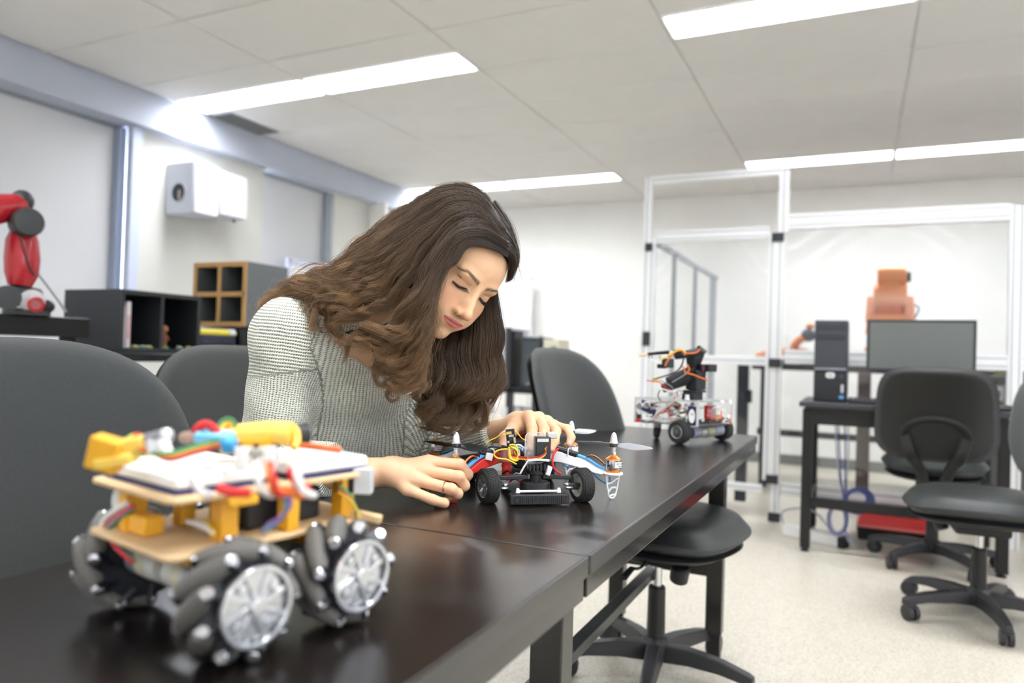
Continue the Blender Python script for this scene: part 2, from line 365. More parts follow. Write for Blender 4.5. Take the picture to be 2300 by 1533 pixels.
# ================================================================== TASK CHAIRS
M_base_pl = mat('chair_base_plastic', (46,46,48), .4)
M_chrome = mat('chrome', (200,200,202), .15, metal=1.)
M_shell = mat('chair_back_shell', (28,28,26), .55, bump=.1, bscale=400)
def slab(w, h, t, curve, bow, n=18, m=18, p=3.2, k=None, taper=0.0):
    """cushion-like superellipse slab in local x (width), z (height), y (thickness); bow bends it about z, curve about x"""
    g = G(); fr = []; bk = []
    def prof(u, v):
        r = (abs(u)**p + abs(v)**p)**(1/p); return r
    vs = []; idx = {}
    for side in (1, -1):
        for j in range(m+1):
            for i in range(n+1):
                a = -1+2*i/n; b = -1+2*j/m
                # map square to superellipse
                s = max(abs(a), abs(b)); 
                if s > 1e-6:
                    q = (abs(a/s)**p+abs(b/s)**p)**(1/p); u, v = a/q, b/q
                else: u = v = 0
                e = max(0, 1-s**4)**.5
                wd = w/2*(1+taper*v)
                x = u*wd; z = v*h/2
                y = side*(t/2)*e + bow*(u*u) + curve*(v*v if v > 0 else v*v*.6)
                vs.append((x, y, z))
    N = (n+1)*(m+1); f = []
    for sd in (0, 1):
        for j in range(m):
            for i in range(n):
                a = sd*N+j*(n+1)+i; q = (a, a+1, a+n+2, a+n+1); f.append(q if sd else q[::-1])
    def bd(i, j): return j*(n+1)+i
    ring = [bd(i, 0) for i in range(n)]+[bd(n, j) for j in range(m)]+[bd(i, m) for i in range(n, 0, -1)]+[bd(0, j) for j in range(m, 0, -1)]
    for a, b in zip(ring, ring[1:]+ring[:1]): f.append((a, b, b+N, a+N))
    g.add(vs, f); return g
def chair(label, loc, facing, seat_h=.50, back=(.46, .55), back_z=.78, recline=.2, backmat=None, style='fabric', spin=0.2, back_off=.26, group=None, seat_w=.49, seat_d=.47):
    """facing: angle of the direction the sitter looks. local +y = forward"""
    t = thing('task_chair', label, 'chair', loc, facing-PI/2, group)
    s = slab(seat_w, seat_d, .11, 0.0, 0.012, p=3.0)
    s.v = [(x, z, y) for x, y, z in s.v]; s.v = [(x, y, z+seat_h-.052-(.010*max(0, (y-.12)/.12)**2)) for x, y, z in s.v]
    s.build('seat', M_seat, t, smooth=180)
    sh = slab(seat_w*.93, seat_d*.93, .05, 0.0, 0.012, p=2.8); sh.v = [(x, z, y+seat_h-.105) for x, y, z in sh.v]; sh.build('seat_shell', M_black, t, smooth=180)
    G().box((0, 0, seat_h-.145), (.16, .20, .05)).build('tilt_box', M_black, t, bevel=.012)
    lv = G().tube(spline([(.07, .02, seat_h-.13), (.17, .04, seat_h-.15), (.24, .05, seat_h-.135)], 8), .005, 6).build('lever', M_black, t)
    G().tube([(.235, .05, seat_h-.136), (.30, .06, seat_h-.15)], [.011, .014], 8, flat=.5).build('lever_paddle', M_black, lv)
    G().lathe([(.012, 0), (.028, .004), (.03, .05), (.024, .055)], (.08, .12, seat_h-.19), (.3, .3, 1), 14).build('tension_knob', M_black, t)
    G().cyl((0, 0, .24), (0, 0, seat_h-.14), .016).build('gas_rod', M_chrome, t)
    G().lathe([(.032, .09), (.030, .10), (.028, .29), (.024, .295)], n=20).build('gas_sleeve', M_blackmetal, t)
    G().lathe([(.045, .065), (.05, .075), (.048, .115), (.034, .13)], n=20).build('base_hub', M_base_pl, t)
    for k in range(5):
        a = spin+2*PI*k/5; c, q = math.cos(a), math.sin(a)
        g = G(); rs = []
        for r, zz, wv, hv in ((.03, .09, .062, .056), (.12, .095, .058, .046), (.22, .09, .050, .038), (.30, .075, .040, .032), (.318, .07, .034, .026)):
            rs.append([(c*r - q*x, q*r + c*x, zz+z) for x, z in ((-wv/2, -hv/2), (wv/2, -hv/2), (wv/2*.7, hv/2), (-wv/2*.7, hv/2))])
        sp = g.rings(rs).build('spoke', M_base_pl, t, bevel=.004)
        ca = a + .9 + k*1.3; cx, cy = c*.30, q*.30; dx, dy = math.cos(ca), math.sin(ca)
        cg = thing_part_caster(cx, cy, dx, dy, t)
    bz = back_z; off = -back_off
    pw = 4.2 if style == 'fork' else 3.0
    b = slab(back[0], back[1], .06, -.03, .055, n=20, m=20, p=pw, taper=-.05)
    def tr(v):
        x, y, z = v; ca, sa = math.cos(recline), math.sin(recline)
        y2, z2 = y*ca - z*sa, y*sa + z*ca
        return (x, off+y2, bz+z2)
    b.v = [tr(v) for v in b.v]; b.build('backrest', backmat or M_fabric, t, smooth=180)
    b2 = slab(back[0]*.97, back[1]*.97, .03, -.03, .055, n=20, m=20, p=pw, taper=-.05)
    b2.v = [tr((x, y-.030, z)) for x, y, z in b2.v]; b2.build('back_shell', M_shell, t, smooth=180)
    zb = bz-back[1]*.28
    if style == 'fork':
        for sx in (-1, 1):
            p = [tr((sx*.13, -.055, -back[1]*.22)), tr((sx*.105, -.07, -back[1]*.42)), (sx*.07, off-.0, seat_h-.02), (sx*.04, off+.06, seat_h-.12), (sx*.03, -.06, seat_h-.14)]
            G().tube(spline(p, 16), [.026]*17, 8, flat=.45).build('back_strut', M_shell, t)
        g = G(); 
        pts = [tr((.145*math.cos(q), -.058, -back[1]*.22+.09*math.sin(q))) for q in [PI*i/12 for i in range(13)]]
        g.tube(pts, .014, 6, flat=.6).build('strut_arch', M_shell, t)
    else:
        p = [tr((0, -.05, -back[1]*.25)), (0, off-.07, seat_h+.06), (0, off-.03, seat_h-.10), (0, -.06, seat_h-.14)]
        G().tube(spline(p, 14), .028, 8, flat=.4).build('back_strut', M_shell, t)
    return t
_caster = {}
def thing_part_caster(cx, cy, dx, dy, t):
    if 'h' not in _caster:
        g = G()
        for s in (-1, 1): g.lathe([(.012, 0), (.031, .001), (.033, .011), (.031, .018), (.008, .020)], (-.0, s*.004 if s > 0 else -.004-.0, 0), (0, s, 0), 18)
        me = g.build('tmp', M_base_pl).data; _caster['w'] = me
        h = G(); h.cyl((.018, 0, .02), (.018, 0, .05), .007, n=10)
        h.tube([( .024, 0, .012), (.014, 0, .026), (-.006, 0, .030), (-.022, 0, .020)], [.010, .014, .014, .008], 8)
        _caster['h'] = h.build('tmp2', M_base_pl).data
        for n in ('tmp', 'tmp2'): bpy.data.objects.remove(bpy.data.objects[n])
    h = bpy.data.objects.new('caster', _caster['h']); COL.objects.link(h); h.parent = t
    h.location = (cx-.018*dx, cy-.018*dy, .033); h.rotation_euler = (0, 0, math.atan2(dy, dx)); MW[h.name] = Matrix()
    wv = bpy.data.objects.new('caster_wheel', _caster['w']); COL.objects.link(wv); wv.parent = h; MW[wv.name] = Matrix()
    return h
def rad(a): return a*PI/180
chair('grey fabric task chair with seat under the far table, behind her raised hand', (-.58, 2.36, 0), rad(-16), seat_h=.545, back=(.47, .62), back_z=.775, recline=.32, spin=rad(25), back_off=.35, seat_w=.54, seat_d=.53)
chair('near grey fabric task chair backrest at the left edge of the photo', (-1.02, .73, 0), rad(-4), seat_h=.50, back=(.66, .62), back_z=.735, recline=.12, back_off=.27, spin=.4)
chair('grey fabric task chair behind the back of the seated woman', (-1.33, 1.53, 0), rad(-4), seat_h=.50, back=(.62, .56), back_z=.76, recline=.12, back_off=.27, spin=.1)
chair('black task chair facing the computer desk, forked back strut', (.36, 4.40, 0), rad(86), seat_h=.57, back=(.53, .46), back_z=.80, recline=.10, backmat=M_shell, style='fork', back_off=.34, spin=rad(-125))
chair('black task chair at the right edge of the photo, seat turned sideways', (.46, 3.55, 0), rad(183), seat_h=.525, back=(.48, .5), back_z=.82, recline=.10, back_off=.205, spin=rad(-100), seat_w=.52, seat_d=.56)
# ================================================================== ROBOT CAGE (aluminium profile frame with clear panels)
YC = 5.0
M_prof = mat('profile_aluminium', (232,234,236), .32, metal=.35, spec=.6)
M_groove = mat('profile_groove', (176,180,184), .5, metal=.4)
M_hinge = mat('black_bracket', (40,44,50), .5)
M_pane = mat('clear_panel', (252,254,255), .03, trans=1.0, ior=1.3)
def pane_mat():
    m = bpy.data.materials.new('polycarbonate_panel'); MATS['polycarbonate_panel'] = m; m.use_nodes = True; nt = m.node_tree; L = nt.links
    nt.nodes.remove(nt.nodes['Principled BSDF']); out = nt.nodes['Material Output']
    tr = nt.nodes.new('ShaderNodeBsdfTransparent'); tr.inputs[0].default_value = (.97, .98, .985, 1)
    gl = nt.nodes.new('ShaderNodeBsdfGlossy'); gl.inputs['Roughness'].default_value = .03
    fr = nt.nodes.new('ShaderNodeFresnel'); fr.inputs[0].default_value = 1.45
    mx = nt.nodes.new('ShaderNodeMixShader'); L.new(fr.outputs[0], mx.inputs[0]); L.new(tr.outputs[0], mx.inputs[1]); L.new(gl.outputs[0], mx.inputs[2])
    L.new(mx.outputs[0], out.inputs[0])
pane_mat()
def profile(parent, a, b, w=.04, d=.04, name='profile', up=(0,1,0)):
    """slotted aluminium extrusion"""
    o = G().beam(a, b, w, d, up).build(name, M_prof, parent, bevel=.003)
    a = Vector(a); b = Vector(b); t = (b-a).normalized(); u = Vector(up); x = t.cross(u).normalized()
    n = max(1, round(w/.045))
    for k in range(n):
        off = x*((k-(n-1)/2)*w/n)
        for s in (-1, 1):
            yv = x.cross(t).normalized()*(s*(d/2+.0006))
            G().beam(a+off+yv, b+off+yv, .008, .002, up).build('slot', M_groove, o)
    return o
cage = thing('robot_cage', 'tall aluminium profile cage with clear panels enclosing the orange robot', 'enclosure', (-.2, YC, 0))
def cl(x, y, z): return (x+.2, y-YC, z)
def pr(a, b, w=.04, d=.04, name='profile', up=(0,1,0)): return profile(cage, cl(*a), cl(*b), w, d, name, up)
XA, XM, XR2 = -1.345, -.475, .80
pr((XA, YC, .03), (XA, YC, 1.86), .085, .045, 'post'); pr((XA-.02, YC, 1.86), (XA-.02, YC, 2.29), .045, .045, 'post')
pr((XM-.03, YC, .26), (XM-.03, YC, 1.86), .10, .045, 'post'); pr((XM, YC, .0), (XM, YC, .26), .05, .045, 'post'); pr((XM+.01, YC, 1.86), (XM+.01, YC, 2.27), .065, .045, 'post')
pr((XR2, YC, .0), (XR2, YC, 1.97), .075, .045, 'post')
pr((XA, YC, 2.27), (XM, YC, 2.27), .05, .05, 'rail', (0,1,0))
for z, w in ((1.87, .085), (1.03, .06), (.2, .05)): pr((XA+.04, YC, z), (XM-.08, YC, z), w, .04, 'rail')
for z, w in ((1.935, .10), (1.065, .09), (.215, .08)): pr((XM+.035, YC, z), (XR2-.03, YC, z), w, .04, 'rail')
for z, w in ((1.96, .08), (1.07, .08), (.215, .08)): pr((XR2+.03, YC, z), (XR2+1.6, YC, z), w, .04, 'rail')
pr((XR2+1.6, YC, 0), (XR2+1.6, YC, 1.97), .075, .045, 'post')
# left side wall running back, posts seen through the door
M_dk = mat('dull_profile', (166,172,178), .5, metal=.3)
for k, px in enumerate((1512, 1560, 1597, 1628)):
    q = W(px, 700, X=XA); y = min(q[1], YB-.25)
    G().box(cl(XA, y, .93), (.03, .045, 1.86)).build('side_post', M_dk, cage, bevel=.003)
G().box(cl(XA, (YC+YB)/2, 1.86), (.03, YB-YC-.3, .04)).build('side_rail', M_dk, cage)
G().box(cl(XA, (YC+YB)/2, 1.03), (.03, YB-YC-.3, .04)).build('side_rail', M_dk, cage)
# black hinges and latches
for x, z in ((XM-.02, 1.835), (XM-.02, 1.02), (XM-.02, .27), (XM+.0, .03), (XA, 1.80), (XA, 1.16), (XA, .2)):
    w = .075 if x > -1 else .05
    G().box(cl(x, YC-.032, z), (w, .022, .055 if z != 1.16 else .10)).build('bracket', M_hinge, cage, bevel=.004)
G().lathe([(.035, 0), (.035, .012), (.012, .016)], cl(XM, YC, 0), (0,0,1), 16).build('levelling_foot', M_hinge, cage)
def panel(x0, x1, z0, z1):
    g = G(); n, m = 24, 8; vs = []
    for s in (0, 1):
        for j in range(m+1):
            for i in range(n+1):
                u, v = i/n, j/m
                y = .012*math.sin(PI*u)*math.sin(PI*v) + .003*s
                vs.append(cl(x0+(x1-x0)*u, YC+.0+y, z0+(z1-z0)*v))
    N = (n+1)*(m+1); f = []
    for j in range(m):
        for i in range(n):
            a = j*(n+1)+i; f.append((a, a+1, a+n+2, a+n+1)); f.append((a+N, a+N+n+1, a+N+n+2, a+N+1))
    g.add(vs, f); o = g.build('clear_panel', 'polycarbonate_panel', cage, smooth=180, fixn=False); return o
panel(XA+.04, XM-.08, 1.06, 1.83); panel(XA+.04, XM-.08, .23, 1.0); panel(XM+.035, XR2-.03, 1.10, 1.89); panel(XM+.035, XR2-.03, .25, 1.02)
panel(XR2+.04, XR2+1.56, 1.11, 1.92); panel(XR2+.04, XR2+1.56, .25, 1.03)
# black bar and inner uprights of the door side
G().box(cl(-.74, YC+.35, .55), (.075, .06, 1.02)).build('dark_post', mat('dark_post', (58,62,68), .5), cage, bevel=.004)
G().box(cl(-.70, YC+.31, .78), (.05, .05, .09)).build('latch', M_hinge, cage, bevel=.004)
# ------------------------------------------------------------------ inside the cage
M_orange = mat('orange_enamel', (236,150,100), .35, spec=.6)  # orange paled so that haze and overexposure sit in the colour
M_dkbench = mat('dark_bench', (62,62,68), .6)
t = thing('machine_bench', 'long dark bench inside the robot cage', 'bench', (.55, 6.6, 0))
G().box((.1, 0, .985), (2.9, .7, .05)).build('bench_top', M_dkbench, t, bevel=.004)
for x in (-1.25, .0, 1.45):
    for y in (-.3, .3): G().box((x, y, .48), (.06, .06, .96)).build('leg', M_dkbench, t, bevel=.003)
G().box((.1, -.3, .45), (2.8, .04, .05)).build('stretcher', M_dkbench, t)
# machinery behind the lower panel by the right post: a grey ribbed drive, crates and cables
mx = thing('machine_controller', 'grey ribbed control box under the cage bench, left of the right cage post', 'machine', tuple(W(2235, 900, Y=6.0)*[1,1,0]))
cx = 0
G().box((0, 0, .80), (.30, .25, .24)).build('housing', mat('warm_grey_housing', (128,124,112), .6), mx, bevel=.01)
for k in range(7): G().box((-.12+.04*k, -.13, .80), (.012, .02, .20)).build('cooling_fin', mat('fin_grey', (150,146,132), .5), mx)
G().box((0, 0, .95), (.42, .28, .05)).build('lid', M_hinge, mx, bevel=.01)
G().cyl((0.02, 0, .97), (.02, 0, 1.04), .03).build('cap', mat('olive_cap', (130,128,84), .6), mx)
G().box((0, 0, .34), (.40, .28, .68)).build('cabinet', mat('cab_dark', (86,88,92), .6), mx, bevel=.01)
for k, (z, c) in enumerate(((.86, (200,196,204)), (.745, (206,150,156)), (.63, (176,168,168)))):
    q = W(2222, 870, Y=5.85); s = thing('component_box', ['pale grey small box in the cage beside the ribbed control box', 'pinkish small box in the cage, under the pale grey one', 'grey small box in the cage, lowest of the three'][k], 'box', (q[0], 5.75, 0))
    G().box((0, 0, z), (.12, .10, .09)).build('case', mat('cmp%d' % k, c, .6), s, bevel=.008)
    G().box((0, -.052, z), (.08, .006, .04)).build('label_plate', M_hinge, s)
    (G().box((0, 0, (z-.045)/2), (.10, .08, z-.045)) if k == 2 else G().box((0, 0, z-.056), (.10, .08, .02))).build('bracket', M_dkbench, s)
# orange industrial robot
rb = thing('industrial_robot', 'orange industrial robot arm behind the monitor, inside the cage', 'robot', tuple(W(1998, 700, Y=6.35)*[1,1,0]+[0,0,1.11]))
G().cyl((0,0,-.099),(0,0,0),.15).build('pedestal', mat('robot_pedestal', (120,116,116), .5), rb)
G().lathe([(.17, 0), (.17, .05), (.13, .06), (.13, .16)], n=28).build('base', M_orange, rb)
g = G(); g.box((0, 0, .23), (.34, .22, .16), taper=.9); g.build('turntable', M_orange, rb, bevel=.02)
for s in (-1, 1): G().box((s*.135, 0, .34), (.07, .20, .22), taper=.86).build('yoke_cheek', M_orange, rb, bevel=.02)
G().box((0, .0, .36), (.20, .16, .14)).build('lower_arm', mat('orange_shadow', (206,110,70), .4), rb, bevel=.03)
G().lathe([(.10, 0), (.105, .02), (.105, .21), (.10, .23)], (-.115, 0, .45), (1, 0, 0), 28).build('shoulder_joint', M_orange, rb)
G().box((.0, 0, .53), (.19, .16, .17), taper=.85).build('upper_arm', M_orange, rb, bevel=.03)
G().lathe([(.085, 0), (.09, .02), (.09, .18), (.08, .2)], (-.09, 0, .60), (1, 0, 0), 28).build('elbow_joint', M_orange, rb)
G().lathe([(.04, 0), (.04, .04)], (.10, 0, .60), (1, 0, 0), 18).build('motor_cap', M_hinge, rb)
G().tube(spline([(.14, 0, .40), (.20, .0, .36), (.17, 0, .28)], 8), .008, 6).build('cable', M_hinge, rb)

# small orange and grey arm on the cage bench
sm = thing('small_robot_arm', 'small orange and grey robot arm on the bench behind the cage middle post', 'robot', tuple(W(1800, 795, Y=6.35)*[1,1,0]+[0,0,1.01]))
G().lathe([(.11, 0), (.11, .03), (.07, .06), (.05, .10)], (.10, 0, 0), n=20).build('base', mat('robot_grey', (96,100,108), .4), sm)
G().tube(spline([(.10, 0, .08), (.02, 0, .10), (-.06, 0, .12), (-.02, 0, .20), (.04, 0, .22)], 12), .032, 10).build('arm', M_orange, sm)
G().ball((.05, 0, .24), (.06, .05, .055)).build('elbow', MATS['robot_grey'], sm)
G().ball((.06, 0, .315), (.035, .03, .025)).build('tool', M_orange, sm)
s2 = thing('small_robot_arm', 'folded orange robot arm on the bench, left of the cage middle post', 'robot', tuple(W(1722, 795, Y=6.35)*[1,1,0]+[0,0,1.01]))
G().box((.02, 0, .02), (.30, .16, .04)).build('base', MATS['robot_grey'], s2, bevel=.012)
G().tube(spline([(-.08, 0, .05), (.04, 0, .09), (.16, 0, .10)], 8), .03, 10).build('arm', M_orange, s2)
# ================================================================== COMPUTER DESK on the right
YD, ZD = 4.28, .817
desk = thing('computer_desk', 'black computer desk with the tower and monitor, in front of the cage', 'desk', (.235, YD+.33, 0))
DX0, DX1 = -.295-.235, .70-.235; M_desk = mat('desk_laminate', (56,56,62), .3, spec=.6)
G().box(((DX0+DX1)/2, 0, ZD-.014), (DX1-DX0, .66, .028)).build('desktop', M_desk, desk, bevel=.003)
for y in (-.30, .30): G().box(((DX0+DX1)/2, y, ZD-.075), (DX1-DX0-.06, .03, .09)).build('apron', M_blackmetal, desk)
for x in (DX0+.045, DX1-.045):
    for y in (-.29, .29):
        lg = G().box((x, y, .40), (.052, .052, .76)).build('leg', M_blackmetal, desk, bevel=.003)
        G().lathe([(.022, .0), (.022, .01), (.008, .012), (.008, .03)], (x, y, 0), n=12).build('foot', M_blackmetal, lg)
    G().box((x, 0, .28), (.04, .54, .05)).build('side_stretcher', M_blackmetal, desk)
G().box(((DX0+DX1)/2, -.29, .27), (DX1-DX0-.1, .035, .055)).build('stretcher', M_blackmetal, desk, bevel=.002)
M_bezel = mat('tower_bezel', (58,60,68), .35); M_tower = mat('tower_case', (34,37,42), .4)
q = W(1863, 895, Y=YD+.10)
tw = thing('computer_tower', 'black computer tower standing on the desk left of the monitor', 'computer', (q[0], YD+.34, ZD))
wT, dT, hT = .172, .40, .455
G().box((0, .01, hT/2), (wT, dT-.02, hT)).build('case', M_tower, tw, bevel=.004)
G().box((0, -dT/2+.008, hT*.70), (wT-.006, .022, hT*.59)).build('upper_bezel', M_bezel, tw, bevel=.004)
G().box((0, -dT/2+.010, hT*.19), (wT-.006, .020, hT*.37)).build('lower_bezel', M_tower, tw, bevel=.004)
G().box((0, -dT/2+.004, hT*.395), (wT-.006, .024, .012)).build('silver_strip', mat('silver_strip', (130,130,140), .35, metal=.5), tw, bevel=.003)
for z in (.92, .80): G().box((0, -dT/2-.004, hT*z), (wT-.03, .004, .036)).build('drive_bay', mat('bay_dark', (48,50,58), .4), tw, bevel=.002)
lg = G().prism(rrect(.046, .032, .013), 0, .002, Matrix.Translation((0, -dT/2-.0005, hT*.325)) @ Matrix.Rotation(PI/2, 4, 'X')).build('badge', mat('badge_silver', (216,216,216), .35), tw)
text('badge_lettering', 'hp', .026, M_tower, tw, (0, -dT/2-.0028, hT*.328), (PI/2, 0, 0))
G().lathe([(.012, 0), (.012, .003), (.009, .0035)], (.055, -dT/2, hT*.315), (0,-1,0), 18).build('power_button', M_bezel, tw)
G().box((.062, -dT/2-.001, .075), (.014, .003, .045)).build('port_panel', mat('pale_grey', (190,190,198), .5), tw, bevel=.001)
G().box((.058, -dT/2-.001, .028), (.022, .002, .018)).build('sticker', mat('sticker_blue', (90,160,220), .5), tw)
M_mon = mat('monitor_back_plastic', (78,80,82), .5)
q0 = W(1948, 715, Y=YD+.12); q1 = W(2192, 838, Y=YD+.12)
mw = q1[0]-q0[0]; mh = q0[2]-q1[2]; mc = (q0+q1)/2
mo = thing('monitor', 'dark flat monitor on the desk behind the forked chair', 'monitor', (mc[0], YD+.12, ZD))
zc = mc[2]-ZD-.005
G().box((0, .018, zc), (mw, .036, mh)).build('housing', M_mon, mo, bevel=.006)
G().holed(rrect(mw, mh, .006), rrect(mw-.03, mh-.03, .003), -.004, .002, Matrix.Translation((0, 0, zc)) @ Matrix.Rotation(PI/2, 4, 'X')).build('bezel', mat('bezel_black', (52,54,58), .4), mo)
G().box((0, -.001, zc), (mw-.03, .003, mh-.03)).build('screen', mat('screen_dark', (96,100,98), .35, spec=.5), mo)
G().box((-.13, .05, zc-mh/2-.03), (.05, .03, .20)).build('stand_neck', mat('neck_brown', (70,58,58), .5), mo, bevel=.006)
G().prism(rrect(.26, .18, .03), 0, .014, Matrix.Translation((-.10, .06, 0))).build('stand_base', M_black, mo)
kb = thing('keyboard', 'black keyboard lying on the desk behind the tower and chair', 'keyboard', tuple(W(1950, 890, Y=YD+.10)*[1,1,0]+[0,0,ZD]))
G().box((.08, 0, .012), (.36, .13, .018), (.05, 0, 0)).build('keyboard_body', M_black, kb, bevel=.004)
kg = G()
for r in range(5):
    for c in range(15): kg.box((.08-.165+.0235*c, -.05+.025*r, .0245+.001*r), (.019, .018, .006))
kg.build('key', mat('keycaps', (60,60,66), .5), kb)['kind'] = 'stuff'
ms = thing('computer_mouse', 'black computer mouse at the right end of the desk', 'mouse', tuple(W(2252, 912, Y=YD+.10)*[1,1,0]+[0,0,ZD]))
G().ball((0, 0, .012), (.062, .034, .022)).build('shell', M_black, ms)
G().tube(spline([(-.05, 0, .012), (-.10, .05, .02), (-.05, .12, .03), (.02, .16, .012)], 10), .003, 6).build('cord', M_hinge, ms)
# blue network cables hanging from the desk, coiled near the floor
M_blue = mat('blue_cable', (70,82,140), .5); M_grc = mat('grey_cable', (150,152,166), .5)
cb = thing('network_cable', 'bundle of blue network cables coiled under the computer desk', 'cable', tuple(W(1895, 1240, Z=0)*[1,1,0]))
bx = cb.location.copy()
def cpt(px, py, Y=4.45):
    q = W(px, py, Y=Y); return (q[0]-bx.x, q[1]-bx.y, max(q[2], .012))
for k, (o1, m_) in enumerate(((0, M_grc), (6, M_blue), (20, M_blue), (27, M_grc))):
    G().tube(spline([cpt(1877+o1, 940), cpt(1879+o1, 1010), cpt(1886+o1*.6, 1080), cpt(1893+o1*.3, 1110), cpt(1900, 1200-3*k), cpt(1915, 1225)], 22), .0045, 6).build('cable', m_, cb)
for k in range(5):
    r = 20+3*k; pts = [cpt(1925+r*1.1*math.cos(a)+k, 1120+r*.9*math.sin(a)+k, 4.42+.01*k) for a in [2*PI*i/16 for i in range(16)]]
    G().tube(pts, .005, 6, closed=True).build('coil', M_blue, cb)
for k in range(3):
    pts = [cpt(1882+(12+3*k)*math.cos(a)*1.3, 1165+(28+4*k)*math.sin(a), 4.40+.01*k) for a in [2*PI*i/16 for i in range(16)]]
    G().tube(pts, .004, 6, closed=True).build('coil', M_blue if k else M_grc, cb)
# power strip on the floor
a = W(1763, 1185, Z=.035); b = W(1900, 1216, Z=.035)
ps = thing('power_strip', 'long white power strip on the floor left of the desk leg', 'power strip', ((a[0]+b[0])/2, (a[1]+b[1])/2, 0), math.atan2(b[1]-a[1], b[0]-a[0]))
Ls = math.hypot(b[0]-a[0], b[1]-a[1])
G().box((0, 0, .03), (Ls, .07, .06)).build('body', mat('strip_white', (222,222,220), .45), ps, bevel=.006)
G().box((Ls/2-.012, -.004, .03), (.035, .076, .064)).build('end_cap', M_black, ps, bevel=.004)
for k in range(5): G().prism(rrect(.04, .036, .006), .0602, .063, Matrix.Translation((-Ls/2+.1+k*(Ls-.25)/4, 0, 0))).build('socket', M_white, ps)
G().tube(spline([(-Ls/2, 0, .03), (-Ls/2-.05, .06, .12), (-Ls/2+.10, .14, .14), (-Ls/2+.25, .12, .01), (0, .16, .008)], 18), .006, 6).build('cord', M_grc, ps)
# red and black crate under the desk
a = W(1950, 1176, Y=4.80); b = W(2062, 1176, Y=4.80)
rc = thing('red_crate', 'red topped plastic bin on the floor under the desk', 'bin', ((a[0]+b[0])/2+.02, 4.90, 0))
G().box((0, 0, .035), (.40, .26, .07), taper=1.05).build('tray', M_black, rc, bevel=.008)
G().box((0, 0, .115), (.42, .28, .075), taper=.9).build('lid', mat('red_plastic', (214,62,60), .35), rc, bevel=.015)
G().box((0, -.142, .085), (.40, .012, .018)).build('lip', mat('red_light', (230,120,112), .4), rc, bevel=.004)
# cage contents seen low between the desk legs
a = W(1938, 1000, Y=5.7)
pd = thing('steel_pedestal', 'brownish steel pedestal inside the cage, left of the forked chair', 'pedestal', (a[0], 5.7, 0))
G().box((0, 0, .49), (.085, .085, .96)).build('column', mat('brown_steel', (112,102,98), .5, metal=.3), pd, bevel=.004)
G().box((0, 0, .01), (.24, .24, .02)).build('base_plate', MATS['brown_steel'], pd)
# ================================================================== LEFT: bench, shelves, red robot
t = thing('lab_bench', 'long black lab bench along the blinds at the left', 'bench', (-3.65, 2.4, 0))
zb = 1.135-.045
M_bk = mat('bench_black', (16,16,18), .35)
G().box((0, -.85, zb), (.75, 1.36, .09)).build('bench_top', M_bk, t, bevel=.004)
for y in (-1.45, -.25): 
    for x in (-.3, .33): G().box((x, y, zb/2-.02), (.05, .05, zb-.05)).build('leg', M_bk, t, bevel=.003)
G().box((.33, -.85, .93), (.03, 1.15, .035)).build('rail', mat('rail_grey', (120,122,126), .3, metal=.6), t)
t2 = thing('lab_table', 'lower black lab table under the shelf units at the left', 'table', (-3.62, 3.25, 0))
G().box((0, .02, .955), (.85, 1.9, .04)).build('tabletop', M_bk, t2, bevel=.004)
for y in (-.85, .9):
    for x in (-.36, .36): G().box((x, y, .47), (.05, .05, .93)).build('leg', M_bk, t2, bevel=.003)
# black two-cubby shelf unit
M_sh = mat('shelf_black', (40,42,46), .5, bump=.05)
def cubby(name, label, x, y0, y1, z0, z1, depth, ny, nz, m, edge=None, wall=.022):
    t = thing(name, label, 'shelf', (x, (y0+y1)/2, z0)); w = y1-y0; h = z1-z0
    G().box((-depth+.006, 0, h/2), (.012, w-.01, h-.01)).build('back_panel', m, t)
    for s in (-1, 1): G().box((-depth/2, s*(w/2-wall/2), h/2), (depth, wall, h)).build('side_panel', m, t, bevel=.001)
    G().box((-depth/2, 0, h-wall/2), (depth, w-2*wall, wall)).build('top_panel', m, t, bevel=.001)
    G().box((-depth/2, 0, wall/2), (depth, w-2*wall, wall)).build('bottom_panel', m, t, bevel=.001)
    for k in range(1, ny): G().box((-depth/2, -w/2+w*k/ny, h/2), (depth-.01, wall*.8, h-2*wall)).build('divider', m, t)
    for k in range(1, nz): G().box((-depth/2, 0, h*k/nz), (depth-.012, w-2*wall, wall*.8)).build('shelf_board', m, t)
    if edge:
        e = wall+.006
        G().holed([(a, b) for a, b in rrect(w, h, .001, 1)], [(a, b) for a, b in rrect(w-2*e, h-2*e, .001, 1)], -.003, .003, Matrix.Translation((.002, 0, h/2)) @ Matrix.Rotation(PI/2, 4, 'Z') @ Matrix.Rotation(PI/2, 4, 'X')).build('front_trim', edge, t)
        for k in range(1, ny): G().box((.002, -w/2+w*k/ny, h/2), (.006, e, h-2*e)).build('front_trim', edge, t)
        for k in range(1, nz):
            for j in range(ny): G().box((.002, -w/2+w*(j+.5)/ny, h*k/nz), (.006, w/ny-e, e)).build('front_trim', edge, t)
    return t
cubby('shelf_unit', 'low black two-compartment shelf unit on the left bench', -3.3, 2.40, 2.885, .977, 1.292, .44, 2, 1, M_sh)
M_wood = mat('birch_edge', (186,146,92), .6, var=.06)
a_ = W(437, 590, Y=3.2); b_ = W(556, 587, Y=3.2); wd_ = b_[0]-a_[0]
cs = cubby('cube_shelf', 'grey cube shelf with four openings and light wood edges', 0, -wd_/2, wd_/2, 1.14, (a_[2]+b_[2])/2, .34, 2, 2, mat('shelf_grey', (92,96,98), .6), M_wood)
cs.location = ((a_[0]+b_[0])/2, 3.2, 1.14); cs.rotation_euler = (0, 0, -PI/2)
MX_ = (a_[0]+b_[0])/2
bx_ = thing('storage_box', 'black storage box carrying the wood-edged cube shelf', 'box', (MX_, 3.38, .975))
